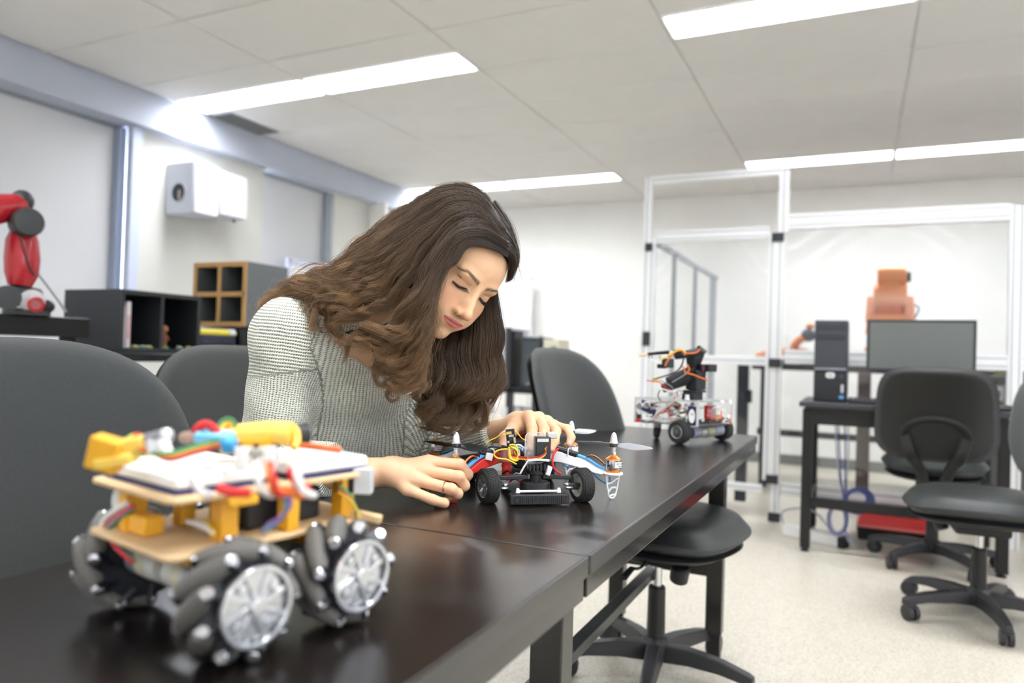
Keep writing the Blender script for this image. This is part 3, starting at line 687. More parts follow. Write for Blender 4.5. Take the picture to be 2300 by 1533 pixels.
G().box((0, .0, .078), (.42, .40, .156)).build('box_body', M_bk, bx_, bevel=.006); G().box((.0, .0, .157-.006), (.43, .41, .012)).build('lid', M_bk, bx_, bevel=.003)
# books and figurine in the black shelf
def shelf_pt(px, py, x=-3.34): return W(px, py, X=x)
for k, (px, c, lab) in enumerate(((274, (206,206,210), 'light grey binder standing in the black shelf, nearer the side panel'), (287, (226,214,216), 'pale pink binder standing in the black shelf, right of the light grey one'))):
    q = shelf_pt(px, 770); t = thing('binder', lab, 'book', (-3.34, q[1], 1.0), 0, 'binders in the black shelf')
    hh = .215 if k == 0 else .235
    G().box((-.1, 0, hh/2), (.2, .026, hh)).build('cover', mat('binder%d' % k, c, .6), t, bevel=.003)
    G().box((-.006, 0, hh*.45), (.016, .016, hh*.5)).build('spine_label', mat('binder_label%d' % k, (214,170,172) if k else (230,230,232), .6), t)
q = shelf_pt(382, 765)
t = thing('figurine', 'small brown figurine on a green base in the black shelf', 'figurine', (-3.4, q[1], 1.0))
M_br = mat('brown_clay', (130,78,52), .6)
G().lathe([(.03, 0), (.034, .004), (.03, .012), (.0, .016)], n=16).build('base', mat('green_clay', (120,160,90), .6), t)
G().tube([(0, 0, .01), (0, .005, .05), (0, -.004, .085)], [.022, .02, .014], 10).build('body', M_br, t)
G().ball((0, .01, .105), (.02, .022, .022)).build('head', mat('tan_clay', (176,120,86), .6), t)
for s in (-1, 1): G().tube([(0, s*.018, .075), (.01, s*.035, .045)], [.008, .006], 8).build('arm', M_br, t)
for k, (px, py, c) in enumerate(((302, 772, (150,165,96)), (320, 770, (128,150,150)), (333, 775, (160,172,92)), (402, 770, (110,150,84)), (424, 770, (150,170,110)))):
    q = shelf_pt(px, py, -3.335); t = thing('clay_pebble', ['olive clay pebble right of the binders', 'grey-blue clay pebble right of the binders', 'yellow-green clay pebble at the shelf divider', 'dark green clay pebble right of the figurine', 'pale green clay pebble farthest right in the black shelf'][k], 'pebble', (-3.335, q[1], .999), 0, 'clay pebbles in the black shelf')
    G().ball((0, 0, .008), (.016, .02, .010)).build('pebble', mat('pebble%d' % k, c, .6), t); G().ball((.008, .01, .006), (.008, .012, .007), 8).build('chip', mat('pebble%d' % ((k+2) % 5), c, .6), t)
# yellow-topped dark blue tool box
q = W(497, 735, X=-3.35); 
t = thing('tool_box', 'dark blue box with a yellow lid beside the black shelf', 'box', (-3.44, 3.035, .975))
M_nv = mat('navy_plastic', (38,42,66), .4)
G().box((0, 0, .055), (.24, .26, .11)).build('box_body', M_nv, t, bevel=.012)
G().box((0, 0, .125), (.25, .27, .035), taper=.95).build('lid', mat('yellow_lid', (214,196,70), .45), t, bevel=.010)
G().box((.0, .10, .128), (.252, .055, .037), taper=.95).build('lid_label', mat('lid_pale', (206,214,232), .4), t, bevel=.010)
G().box((.118, 0, .045), (.012, .22, .05)).build('handle_recess', M_bk, t, bevel=.004)
# red collaborative robot arm, cut by the left edge of the photo
M_red = mat('robot_red', (168,24,38), .28, coat=.4); M_rdk = mat('robot_charcoal', (52,54,56), .5)
rr = thing('red_robot_arm', 'glossy red robot arm with charcoal joints on the left bench', 'robot', tuple(W(60, 700, X=-3.3)*[1,1,0]+[0,0,1.135]))
base = rr.location.copy()
def rp(px, py, x=-3.3):
    q = W(px, py, X=x); return Vector((q[0]-base.x, q[1]-base.y, q[2]-base.z))
def rs(pts, r, n=20): return G().tube(pts, r, n)
rs(spline([rp(-140, 490), rp(-60, 478), rp(0, 468), rp(48, 462)], 10), [.075, .078, .078, .075, .07, .066, .062, .058, .055, .05][:len(spline([rp(-140, 490), rp(-60, 478), rp(0, 468), rp(48, 462)], 10))], 20).build('upper_arm', M_red, rr)
G().ball(tuple(rp(50, 452)), (.05, .045, .05), 16).build('arm_cap', M_rdk, rr)
c = rp(60, 500, -3.24); G().lathe([(.0, -.09), (.055, -.085), (.062, -.03), (.062, .03), (.055, .05), (0, .055)], c, (1, -.35, 0), 28).build('elbow_disc', M_rdk, rr)
P = [rp(52, 515), rp(50, 540), rp(50, 580), rp(48, 615), rp(44, 642)]
rs(P, [.045, .062, .068, .064, .045], 24).build('forearm', M_red, rr)
rs([rp(46, 640), rp(52, 660)], [.03, .028]).build('wrist_stem', M_red, rr)
rs([rp(12, 668), rp(40, 662), rp(85, 668)], [.045, .05, .04], 20).build('wrist_housing', M_rdk, rr)
c = rp(14, 668, -3.22); G().lathe([(.0, -.01), (.05, 0), (.05, .03), (0, .035)], c, (1, -.3, 0), 24).build('wrist_disc', M_rdk, rr)
c = rp(72, 676, -3.24); G().lathe([(.0, -.01), (.048, 0), (.048, .02), (.03, .03)], c, (1, -.5, 0), 24).build('tool_ring', mat('ring_grey', (190,188,190), .4), rr)
c = rp(80, 684, -3.21); G().lathe([(.0, -.01), (.032, 0), (.032, .03), (.02, .035), (.02, .02)], c, (1, -.5, 0), 24).build('tool_flange', M_red, rr)
c = rp(106, 688, -3.24); G().ball(tuple(c), (.03, .03, .03), 12).build('tool_cap', M_bk, rr)
G().tube(spline([rp(82, 610, -3.35), rp(105, 640, -3.38), rp(135, 680, -3.4), rp(148, 700, -3.42)], 12), .005, 6).build('cable', mat('cable_pale', (170,172,176), .5), rr)
G().tube(spline([rp(46, 530, -3.225), rp(58, 570, -3.225), rp(66, 600, -3.228), rp(78, 618, -3.235)], 12), .004, 6).build('dark_cable', M_rdk, rr)
G().lathe([(.09, 0), (.09, .02), (.05, .03)], (0, 0, 0), n=24).build('foot_plate', M_rdk, rr)
# white board frame leaning on the left of the back wall
t = thing('whiteboard', 'framed whiteboard low on the wall behind her hair', 'board', (XL-.08, 5.1, 0))
q0 = W(645, 585, X=XL-.09); q1 = W(775, 585, X=XL-.09)
ya, yb = q0[1]-5.1, q0[1]-5.1+1.15; zt = q0[2]
M_fr = mat('board_frame', (206,212,232), .4)
G().box((0, (ya+yb)/2, zt-.45), (.012, yb-ya-.05, .86)).build('board_surface', mat('board_white', (238,240,242), .3), t)
for y in (ya, yb): G().box((.006, y, zt-.45), (.03, .05, .95)).build('frame_side', M_fr, t, bevel=.004)
for z in (zt, zt-.9): G().box((.006, (ya+yb)/2, z), (.03, yb-ya, .05)).build('frame_bar', M_fr, t, bevel=.004)
# flip chart easel before the back wall, right of her hair
t = thing('flip_chart', 'white board on a thin grey stand against the back wall, right of her hair', 'board', (-3.75, YB-.16, 0))
q = W(1195, 620, Y=YB-.16); rx = q[0]+3.75
G().box((rx-.62, .0, q[2]-.52), (1.2, .012, 1.02)).build('board_surface', mat('board_white2', (246,247,248), .4), t)
G().box((rx, -.005, q[2]-.62), (.035, .03, 1.30)).build('frame_side', mat('pale_frame', (214,216,216), .5), t)
G().box((rx-.6, -.005, q[2]), (1.2, .03, .035), (0, .06, 0)).build('frame_bar', MATS['pale_frame'], t)
G().box((rx-1.2, -.005, q[2]-.62), (.035, .03, 1.30)).build('frame_side', MATS['pale_frame'], t)
for x in (rx, rx-1.2): G().box((x, 0, (q[2]-1.2)/2), (.035, .03, q[2]-1.2)).build('leg', MATS['pale_frame'], t)
# black trolley with a pale computer, a black case and a cream instrument, behind the right of her hair
YT = 5.5
t = thing('equipment_trolley', 'black open-shelf trolley behind the raised hand', 'trolley', (-2.52, YT+.25, 0))
zt = W(1170, 872, Y=YT)[2]
for z in (zt, .42, .12): G().box((0, 0, z-.02), (.76, .5, .045)).build('shelf_board', M_bk, t, bevel=.004)
for x in (-.36, -.12, .10, .36):
    for y in ((-.23, .23) if abs(x) > .3 else (-.23,)): G().box((x, y, zt/2+.02), (.04, .04, zt-.06)).build('upright', M_rdk if abs(x) < .3 else M_bk, t)
G().box((-.30, -.24, .37), (.045, .02, .70)).build('front_strip', mat('strip_grey', (150,152,156), .4), t)
for x in (-.33, .33):
    for y in (-.2, .2): G().lathe([(.015, 0), (.04, .004), (.04, .024), (.015, .028)], (x-.014, y, .04), (1, 0, 0), 14).build('caster', M_bk, t)
for k, px in enumerate((1145, 1180)):
    pass
def boxthing(name, lab, cat, px0, px1, py0, py1, Y, dep, m, extra=None):
    a = W(px0, py1, Y=Y); b = W(px1, py0, Y=Y); t = thing(name, lab, cat, ((a[0]+b[0])/2, Y+dep/2, zt))
    h = b[2]-zt; G().box((0, 0, h/2), (b[0]-a[0], dep, h)).build('case', m, t, bevel=.006); return t, b[0]-a[0], h
t, bw, bh = boxthing('computer_case', 'tall pale grey computer case on the trolley beside her hair', 'computer', 1105, 1148, 735, 860, YT+.03, .38, mat('pale_case', (208,208,222), .4))
G().box((bw/2-.02, -.195, bh/2), (.05, .02, bh)).build('dark_front', M_rdk, t, bevel=.003)
G().box((bw/2+.018, -.1, bh/2-.01), (.036, .18, bh-.03)).build('side_panel', M_bk, t, bevel=.003)
t, bw, bh = boxthing('equipment_case', 'black square equipment case on the trolley', 'box', 1170, 1214, 757, 860, YT+.03, .30, mat('case_black', (56,62,66), .5))
G().box((0, -.152, bh*.5), (bw*.86, .008, bh*.8)).build('front_plate', mat('plate_dark', (66,74,78), .5), t, bevel=.003)
G().cyl((bw/2-.02, -.1, bh), (bw/2-.02, -.1, bh+.015), .02).build('knob', mat('knob_grey', (170,176,170), .5), t)
t, bw, bh = boxthing('instrument', 'cream bench instrument with a small dark display on the trolley', 'instrument', 1217, 1255, 762, 860, YT+.06, .25, mat('cream_case', (222,220,196), .5))
G().box((bw*.2, -.127, bh*.72), (bw*.38, .008, bh*.28)).build('display', mat('display_grey', (96,100,104), .4), t, bevel=.002)
G().box((bw*.3, -.132, bh*.72), (bw*.08, .004, bh*.2)).build('display_strip', mat('display_tan', (180,140,90), .5), t)
t = thing('cable_pile', 'tangle of lilac and grey cables on the trolley edge', 'cable', (-2.42, YT+.05, zt))
for k in range(6):
    G().tube(spline([(-.12+.03*k, 0, .006), (-.05+.02*k, -.03, .05+.01*(k % 3)), (.03+.015*k, .0, .03), (.10, .02, .008), (.02+.03*k, -.06, .03)], 14), .006, 6).build('cable', [mat('lilac_cable', (150,146,186), .5), M_grc, mat('green_cable', (120,170,120), .5)][k % 3], t)
for k in range(2):
    q = W(1150+45*k, 920, Y=YT+.1)
    t = thing('parts_bin', ['white plastic parts bin on the lower trolley shelf, left one', 'white plastic parts bin on the lower trolley shelf, right one'][k], 'bin', (q[0], YT+.2, .4225), 0, 'parts bins on the trolley')
    G().holed(rrect(.15, .25, .02), rrect(.135, .235, .015), 0, .14).build('bin_wall', M_white, t); G().prism(rrect(.145, .245, .02), 0, .006).build('bin_floor', M_white, t); G().box((0, -.127, .11), (.08, .008, .02)).build('grip', M_white, t, bevel=.002)
# ================================================================== PLYWOOD ROBOT CAR (foreground, out of focus)
M_ply = mat('plywood', (216,186,142), .6, var=.08, vscale=30)
M_yel = mat('yellow_print', (232,172,44), .45)
M_yel2 = mat('yellow_pale', (244,206,96), .4)
M_bb = mat('breadboard_white', (244,244,242), .5)
M_bbase = mat('breadboard_navy', (52,54,98), .6)
M_rub = mat('roller_rubber', (98,96,92), .6)
M_silver = mat('bright_silver', (214,216,220), .22, metal=.9)
M_hubb = mat('hub_black', (22,24,30), .35)
def wire(name, pts, r, m, parent, n=14, world=True, sides=6): return G().tube(spline(pts, n), r, sides).build(name, m, parent, world=world, smooth=180)
WC = {}
for nm, c in dict(red=(214,36,40), yellow=(240,206,70), orange=(232,120,50), green=(70,130,84), blue=(66,150,214), purple=(140,100,160), white=(238,238,236), black=(24,24,26), brown=(120,60,44), lime=(150,186,90), grey=(150,150,156), lightblue=(120,190,230)).items():
    WC[nm] = mat('wire_'+nm, c, .45)
ang = rad(-11.6)
car = thing('plywood_robot_car', 'blurred two-deck plywood robot car with mecanum wheels, nearest on the table', 'robot car', (-.5845, .573, TZ), ang)
Rw = .0525
def mecanum(cx, cy, hand, out):
    """wheel part with rollers as sub-parts; out = +1 outer face towards +x"""
    w_ = G()
    for s in (-1, 1): w_.lathe([(.006, 0), (.034, 0), (.037, .002), (.037, .004), (.006, .004)], (s*.021, 0, 0), (s, 0, 0), 28)
    w_.cyl((-.02, 0, 0), (.02, 0, 0), .027)
    wh = w_.build('mecanum_wheel', M_hubb, car); wh.location = (cx, cy, Rw)
    MW[wh.name] = MW[car.name] @ Matrix.Translation((cx, cy, Rw))
    # silver spoked hub face
    g = G(); f = Matrix.Translation((out*.0295, 0, 0)) @ Matrix.Rotation(out*PI/2, 4, 'Y')
    g.holed(circ(.035, 32), circ(.031, 32), -.001, .0035, f)
    g.prism(circ(.0312, 32), -.004, -.0028, f)
    for k in range(8):
        a = 2*PI*k/8
        pa_ = f @ Vector((.007*math.cos(a), .007*math.sin(a), -.001)); pb_ = f @ Vector((.0315*math.cos(a+.35), .0315*math.sin(a+.35), -.0015))
        g.beam(pa_, pb_, .0055, .004, (1, 0, 0))
        if k % 2: g.cyl(f @ Vector((.022*math.cos(a-.1), .022*math.sin(a-.1), -.003)), f @ Vector((.022*math.cos(a-.1), .022*math.sin(a-.1), .002)), .0045, n=10)
    g.prism(circ(.0075, 16), -.003, .005, f)
    g.build('hub_face', M_silver, wh, bevel=.0006)
    nr = 9
    if ('roller', hand) not in _caster:
        rg = G(); n = 9; L_ = .027; prof = []
        for i in range(n):
            s = -1+2*i/(n-1); prof.append((.0118*(1-.38*s*s), s*L_))
        dirv = Vector((1, hand*.95, 0)).normalized()
        rg.lathe(prof, (0, 0, 0), dirv, 14); tm = rg.build('x1', M_rub); ms_ = [tm.data]; tmp_ = [tm]
        for s in (-1, 1):
            for fn, mm in ((lambda g_: g_.lathe([(.0066, 0), (.0066, .003), (.0045, .0055), (0, .0055)], dirv*(s*.0272), dirv*s, 12), M_silver),
                           (lambda g_: g_.box(tuple(dirv*(s*.0285)+Vector((0, 0, -.0075))), (.006, .015, .020), (0, 0, math.atan2(dirv.y, dirv.x))), M_hubb)):
                o_ = fn(G()).build('x2', mm); ms_.append(o_.data); tmp_.append(o_)
        _caster[('roller', hand)] = ms_
        for o in tmp_: bpy.data.objects.remove(o)
    ms_ = _caster[('roller', hand)]
    for k in range(nr):
        a = 2*PI*k/nr + .2
        for nm, dt in zip(('roller', 'roller_cap', 'roller_bracket', 'roller_cap', 'roller_bracket'), ms_):
            r = bpy.data.objects.new(nm, dt); COL.objects.link(r); r.parent = wh
            r.location = (0, -math.sin(a)*(Rw-.0118), math.cos(a)*(Rw-.0118)); r.rotation_euler = (a, 0, 0)
    return wh
mecanum(.109, -.072, 1, 1); mecanum(.109, .045, -1, 1); mecanum(-.088, -.072, -1, -1); mecanum(-.088, .045, 1, -1)
pl = rrect(.160, .240, .012)
G().prism(pl, .086, .0915).build('lower_deck', M_ply, car, bevel=.0015)
G().prism(rrect(.158, .240, .012), .136, .1415).build('upper_deck', M_ply, car, bevel=.0015)
for x, y, w1, w2 in ((-.040, -.094, .014, .022), (-.028, -.048, .016, .016), (.055, -.054, .020, .018), (.034, -.008, .012, .014), (.066, .010, .018, .014), (.060, .085, .018, .018), (-.06, .08, .016, .016), (.0, .05, .012, .014)):
    so = G().box((x, y, .114), (w1, w2, .0445)).build('standoff', M_yel, car, bevel=.001)
G().box((-.018, -.092, .101), (.034, .020, .018)).build('yellow_bracket', M_yel, car, bevel=.002)
G().box((.060, -.050, .131), (.045, .03, .009)).build('yellow_bracket', M_yel, car, bevel=.002)
G().lathe([(.014, 0), (.016, .004), (.016, .020), (.012, .024)], (-.052, -.103, .118), (0, 1, 0), 18).build('white_motor_end', mat('off_white', (214,214,208), .4), car)
G().box((.012, .02, .110), (.07, .09, .034)).build('battery_pack', M_black, car, bevel=.003)
# drive motors lying across under the lower deck
for y in (-.072, .045):
    for s in (-1, 1):
        G().lathe([(.012, 0), (.0175, .002), (.0175, .020), (.018, .021)], (s*.006, y, .058), (s, 0, 0), 22).build('motor_end', mat('motor_white', (206,206,200), .35), car)
        G().lathe([(.0185, 0), (.0185, .018)], (s*.027, y, .058), (s, 0, 0), 22).build('motor_band', mat('motor_cream', (196,192,166), .4), car)
        G().lathe([(.0185, 0), (.0185, .036)], (s*.045, y, .058), (s, 0, 0), 22).build('motor_body', mat('motor_blue_grey', (150,160,170), .35, metal=.4), car)
    G().box((0, y, .0795), (.13, .036, .013)).build('motor_mount', M_yel, car, bevel=.002)
# breadboards on the upper deck
for (cx_, cy_, wx, wy) in ((-.004, -.056, .140, .105), (.018, .060, .110, .100)):
    b = G().prism(rrect(wx, wy, .004), .1415, .146, Matrix.Translation((cx_, cy_, 0))).build('breadboard_base', M_bbase, car)
    t_ = G().prism(rrect(wx-.001, wy-.001, .006), .146, .158, Matrix.Translation((cx_, cy_, 0))).build('breadboard', M_bb, car, bevel=.003)
    hg = G(); 
    for i in range(16):
        for j in range(10):
            if j in (4, 5): continue
            hg.box((cx_-wx*.42+wx*.84*i/15, cy_-wy*.4+wy*.8*j/9, .15805), (.0016, .0016, .0006))
    hg.build('contact_hole', mat('hole_dark', (90,90,90), .7), t_)['kind'] = 'stuff'
# items above the breadboards (world points)
D0 = .60
def Wd(px, py, d): return tuple(W(px, py, d=d))
def wbox(name, m, parent, c, d, size, rot, bevel=.001): return G().box(Wd(c[0], c[1], d), size, rot).build(name, m, parent, world=True, bevel=bevel)
a_ = rad(25)
wbox('servo_bracket', M_yel, car, (240, 1018), .655, (.028, .018, .030), (.1, .25, a_), .002)
wbox('servo_bracket', M_yel2, car, (282, 1000), .66, (.038, .018, .012), (.1, -.25, a_), .002)
wbox('servo_plate', M_yel2, car, (262, 1032), .655, (.034, .020, .010), (.1, -.2, a_), .002)
G().cyl(Wd(325, 990, .66), Wd(378, 976, .67), .0065).build('sensor_rod', mat('rod_grey', (116,112,118), .4), car, world=True)
for k, px in enumerate((343, 362, 376)):
    G().tube([Wd(px-8, 992, .65), Wd(px+2, 1018, .645)], .0048, 10).build('sensor_can', M_silver if k < 2 else M_white, car, world=True)
G().ball(Wd(374, 977, .66), .007).build('rod_end', M_silver, car, world=True)
G().tube(spline([Wd(500, 985, .74), Wd(560, 976, .74), Wd(620, 972, .74), Wd(655, 975, .74)], 10), .0125, 16).build('yellow_battery', M_yel2, car, world=True)
G().tube([Wd(500, 1000, .735), Wd(615, 990, .735)], .010, 14).build('yellow_battery', M_yel, car, world=True)
G().tube([Wd(655, 978, .76), Wd(688, 976, .77)], .0125, 18).build('black_cap', M_black, car, world=True)
G().tube(spline([Wd(632, 990, .74), Wd(634, 965, .745), Wd(650, 955, .75), Wd(664, 965, .75), Wd(667, 990, .74), Wd(660, 1005, .73)], 14), .004, 8).build('yellow_loop', M_yel2, car, world=True)
G().box(Wd(482, 980, .70), (.034, .018, .010), (.2, .05, a_)).build('blue_block', mat('sky_blue', (130,204,240), .35), car, world=True, bevel=.002)
G().box(Wd(516, 1000, .68), (.012, .014, .012), (.2, .05, a_)).build('blue_block', mat('blue_block', (62,156,214), .35), car, world=True, bevel=.002)
wire('red_tube', [Wd(440, 990, .70), Wd(442, 965, .70), Wd(462, 952, .70), Wd(484, 964, .70), Wd(492, 985, .70)], .0042, WC['red'], car)
G().ball(Wd(422, 982, .70), (.010, .008, .006)).build('copper_tip', mat('copper_tip', (150,124,110), .5), car, world=True)
for k, c in enumerate(('green', 'lime', 'orange', 'red', 'brown')):
    dy = k*4.2
    wire('ribbon_wire', [Wd(340+2*k, 1018+dy*.2, .64), Wd(385, 1016+dy, .64), Wd(440, 1000+dy, .66), Wd(500, 985+dy, .70), Wd(528, 978+dy, .72)], .0016, WC[c], car)
for k, c in enumerate(('green', 'yellow', 'orange', 'red')):
    wire('ribbon_wire', [Wd(490+5*k, 990, .72), Wd(492+6*k, 955+5*k, .73), Wd(510+2*k, 940+9*k, .735), Wd(528-3*k, 950+6*k, .735), Wd(528, 985, .73)], .0020, WC[c], car)
for k, c in enumerate(('red', 'yellow', 'lime')):
    wire('ribbon_wire', [Wd(314-7*k, 976+2*k, .665), Wd(300-4*k, 984, .66), Wd(306-2*k, 1004, .655), Wd(330, 1016+2*k, .65)], .0026, WC[c], car)
for k, c in enumerate(('orange', 'red', 'orange')):
    wire('ribbon_wire', [Wd(632, 975+3*k, .745), Wd(660, 995+2*k, .74), Wd(710, 1000+3*k, .73), Wd(765, 1008+3*k, .74)], .0018, WC[c], car)
for px in (536, 548, 600, 612): wbox('white_pin', M_bb, car, (px, 1030), .66, (.006, .006, .022), (0, 0, a_), .001)
for px in (538, 575, 620): wbox('dark_pin', M_black, car, (px, 1015), .68, (.004, .004, .016), (0, 0, a_), .0005)
wbox('chip', mat('chip_silver', (180,178,170), .4), car, (575, 1015), .68, (.03, .016, .008), (0, 0, a_))
# wires looping over the deck edge
for px0, px1, c in ((425, 455, 'purple'), (430, 460, 'white'), (575, 600, 'white'), (600, 615, 'orange'), (665, 690, 'white'), (610, 622, 'red')):
    wire('jumper_wire', [Wd(px0, 1040, .60), Wd(px0+2, 1062, .575), Wd(px0+10, 1092, .575), Wd(px1, 1108, .585), Wd(px1+16, 1112, .62)], .0022 if c != 'white' else .0032, WC[c], car)
wire('red_cable', [Wd(490, 1095, .60), Wd(520, 1105, .60), Wd(560, 1106, .61)], .0042, WC['red'], car)
wire('red_cable', [Wd(652, 1052, .625), Wd(668, 1085, .63), Wd(690, 1096, .64)], .0045, WC['red'], car)
wire('orange_cable', [Wd(620, 1100, .62), Wd(650, 1104, .63), Wd(680, 1112, .65)], .004, WC['orange'], car)
for k, c in enumerate(('purple', 'purple', 'blue', 'green', 'grey')):
    wire('ribbon_wire', [Wd(650-3*k, 1112, .65), Wd(652-3*k, 1135+2*k, .65), Wd(632-3*k, 1160+4*k, .65), Wd(605-3*k, 1176+5*k, .65), Wd(590, 1190+3*k, .66)], .0018, WC[c], car)
for k, c in enumerate(('white', 'white', 'yellow')):
    wire('jumper_wire', [Wd(420+12*k, 1170, .70), Wd(450+8*k, 1180-4*k, .69), Wd(480, 1196, .67)], .0022, WC[c], car)
for k, c in enumerate(('red', 'purple', 'green')):
    wire('side_wire', [Wd(300, 1135+3*k, .70), Wd(262, 1160+5*k, .71), Wd(240, 1190+4*k, .72), Wd(262+5*k, 1230, .70), Wd(300, 1262, .68)], .0022, WC[c], car)
wire('side_wire', [Wd(285, 1130, .70), Wd(240, 1160, .72), Wd(222, 1200, .74)], .003, WC['white'], car)
for k, c in enumerate(('green', 'red', 'yellow')):
    wire('side_wire', [Wd(760, 1090+6*k, .78), Wd(785, 1112+4*k, .78), Wd(800, 1145, .79), Wd(805, 1165, .79)], .0024, WC[c], car)
wbox('white_connector', mat('connector_grey', (200,202,206), .45), car, (806, 1078), .80, (.030, .016, .028), (0, 0, a_))
wbox('connector_back', M_black, car, (778, 1080), .80, (.022, .016, .024), (0, 0, a_))
wbox('cream_tab', M_ply, car, (822, 1158), .80, (.035, .012, .008), (0, .2, a_))

# ================================================================== DRONE CAR at the centre of the photo
TH = math.atan2(.616, .788)
dr = thing('drone_car', 'small four-rotor drone with car wheels that the woman is working on', 'drone', (-.54, 1.2475, TZ), TH)
M_car = mat('carbon_black', (30,31,32), .42, spec=.6)
M_tyre = mat('tyre_rubber', (44,45,44), .75)
M_rim = mat('chrome_rim', (206,208,210), .2, metal=.85)
M_rimg = mat('rim_grey', (198,202,196), .4)
M_gold = mat('motor_gold', (222,138,62), .28, metal=.75)
M_mot = mat('motor_steel', (196,196,198), .16, metal=.95)
M_spin = mat('spinner_alu', (226,226,230), .25, metal=.7)
M_armw = mat('arm_white', (238,238,240), .35); M_armr = mat('arm_red', (206,48,40), .38)
M_prop = mat('prop_black', (38,39,42), .3, spec=.7); M_propg = mat('prop_grey', (150,152,156), .3, spec=.6)
M_clear = mat('clear_acrylic', (236,240,240), .08, alpha=.16, spec=.8)
def small_wheel(x, y, turn, out):
    h = G(); R = .031; hw = .0125
    h.lathe([(.0215, -hw), (.027, -hw*1.02), (.0295, -hw*.9), (R, -hw*.6), (R, hw*.6), (.0295, hw*.9), (.027, hw*1.02), (.0215, hw)], (0,0,0), (1,0,0), 40, cap=False)
    h.lathe([(.0215, -hw), (.0215, hw)], (0,0,0), (1,0,0), 40, cap=False)
    wh = h.build('wheel_tyre', M_tyre, dr); wh.location = (x, y, R); wh.rotation_euler = (0, 0, turn)
    tg = G()
    for r in range(4):
        for k in range(34):
            a = 2*PI*(k+.5*(r % 2))/34; c_, s_ = math.cos(a), math.sin(a)
            tg.box((-.0078+.0052*r, -s_*(R+.0001), c_*(R+.0001)), (.0042, .0046, .0014), (a, 0, 0))
    tg.build('tread_block', M_tyre, wh)['kind'] = 'stuff'
    g = G()
    g.lathe([(.0213, -hw*.9), (.0195, -hw*.86), (.0195, hw*.86), (.0213, hw*.9)], (0,0,0), (1,0,0), 36, cap=False)
    for k in range(5):
        for d_ in (-.16, .16):
            a = 2*PI*k/5+d_; g.beam((out*hw*.55, 0, 0), (out*hw*.78, math.sin(a)*.0195, math.cos(a)*.0195), .0022, .0030, (1,0,0))
    g.cyl((out*hw*.2, 0, 0), (out*hw*.85, 0, 0), .0042, n=12)
    g.prism(circ(.0195, 28), -.001, .001, Matrix.Translation((0, 0, 0)) @ Matrix.Rotation(PI/2, 4, 'Y'))
    g.build('rim', M_rim if out < 0 else M_rimg, wh)
    return wh
small_wheel(-.090, .0, rad(16), -1); small_wheel(.090, .0, rad(14), 1)
small_wheel(-.085, .235, 0, -1); small_wheel(.085, .235, 0, 1)
# chassis
G().prism([(-.045, -.024), (.045, -.024), (.052, 0), (.040, .02), (.036, .26), (-.036, .26), (-.040, .02), (-.052, 0)], .010, .016).build('chassis_plate', M_car, dr, bevel=.001)
bm_ = G().box((.0, -.032, .0115), (.110, .012, .017)).build('bumper', M_car, dr, bevel=.001)
rg = G()
for k in range(26): rg.box((-.048+.00385*k, -.0385, .0115), (.0014, .0016, .013))
rg.build('bumper_rib', M_car, bm_)['kind'] = 'stuff'
for s in (-1, 1): G().cyl((s*.044, -.0375, .0115), (s*.044, -.041, .0115), .0042, n=12).build('bolt', M_car, bm_)
G().tube([(-.040, -.022, .024), (.038, -.022, .024)], .0022, 8).build('white_rod', M_armw, dr)
for s in (-1, 1):
    G().box((s*.039, -.022, .0255), (.008, .007, .009), taper=.6).build('rod_end', M_armw, dr, bevel=.001)
    G().box((s*.042, .004, .0455), (.056, .009, .008), (0, s*.03, 0)).build('steering_arm', M_car, dr, bevel=.0015)
    G().box((s*.071, .0, .029), (.024, .012, .012)).build('knuckle', M_car, dr, bevel=.002)
    G().cyl((s*.071, .0, .03), (s*.071, .0, .0475), .003, n=10).build('king_pin', M_car, dr)
    G().ball((s*.059, -.004, .034), (.0065, .0065, .0035), 12).build('ball_joint', M_silver, dr)
    G().ball((s*.062, -.009, .028), (.009, .007, .003), 12).build('washer', M_silver, dr)
    G().cyl((s*.06, 0, .030), (s*.086, 0, .031), .0035, n=8).build('axle', M_car, dr)
G().lathe([(.026, .020), (.028, .022), (.028, .036), (.025, .038)], (0, .006, 0), n=32).build('turret_ring', M_car, dr)
G().lathe([(.010, .038), (.010, .050), (.016, .052), (.016, .060)], (0, .006, 0), n=20).build('turret_hub', M_black, dr)
G().box((0, .004, .064), (.036, .022, .013), (.3, 0, 0)).build('cable_block', M_black, dr, bevel=.003)
for k in range(5): G().tube([(-.014+.007*k, -.008, .072), (-.014+.007*k, -.010, .060), (-.012+.006*k, .0, .054)], .002, 6).build('header_wire', M_black, dr)
# servo held by clear plates
G().box((.012, .006, .098), (.028, .024, .046)).build('steering_servo', mat('servo_black', (40,42,43), .45), dr, bevel=.0015)
G().holed(rrect(.040, .058, .010), rrect(.037, .055, .009), -.001, .001, Matrix.Translation((-.002, .004, .100)) @ Matrix.Rotation(PI/2, 4, 'X')).build('clear_rim', mat('acrylic_edge', (188,192,194), .2), dr)
G().prism(rrect(.036, .054, .009), -.0008, .0008, Matrix.Translation((-.002, .004, .100)) @ Matrix.Rotation(PI/2, 4, 'X')).build('clear_plate', M_clear, dr)
G().prism(circ(.019, 24), -.0008, .0008, Matrix.Translation((-.014, .0, .078)) @ Matrix.Rotation(PI/2, 4, 'Y') @ Matrix.Rotation(.4, 4, 'X')).build('clear_disc', M_clear, dr)
G().box((.034, .02, .122), (.020, .016, .012)).build('servo_tab', mat('tab_clear', (196,196,190), .3, metal=.3), dr, bevel=.002)
G().box((.010, -.0065, .1155), (.022, .0015, .006)).build('servo_top_plate', M_silver, dr)
wire('white_link', [(-.018, -.010, .078), (.0, -.012, .080), (.022, -.010, .078)], .0026, M_armw, dr, world=False)
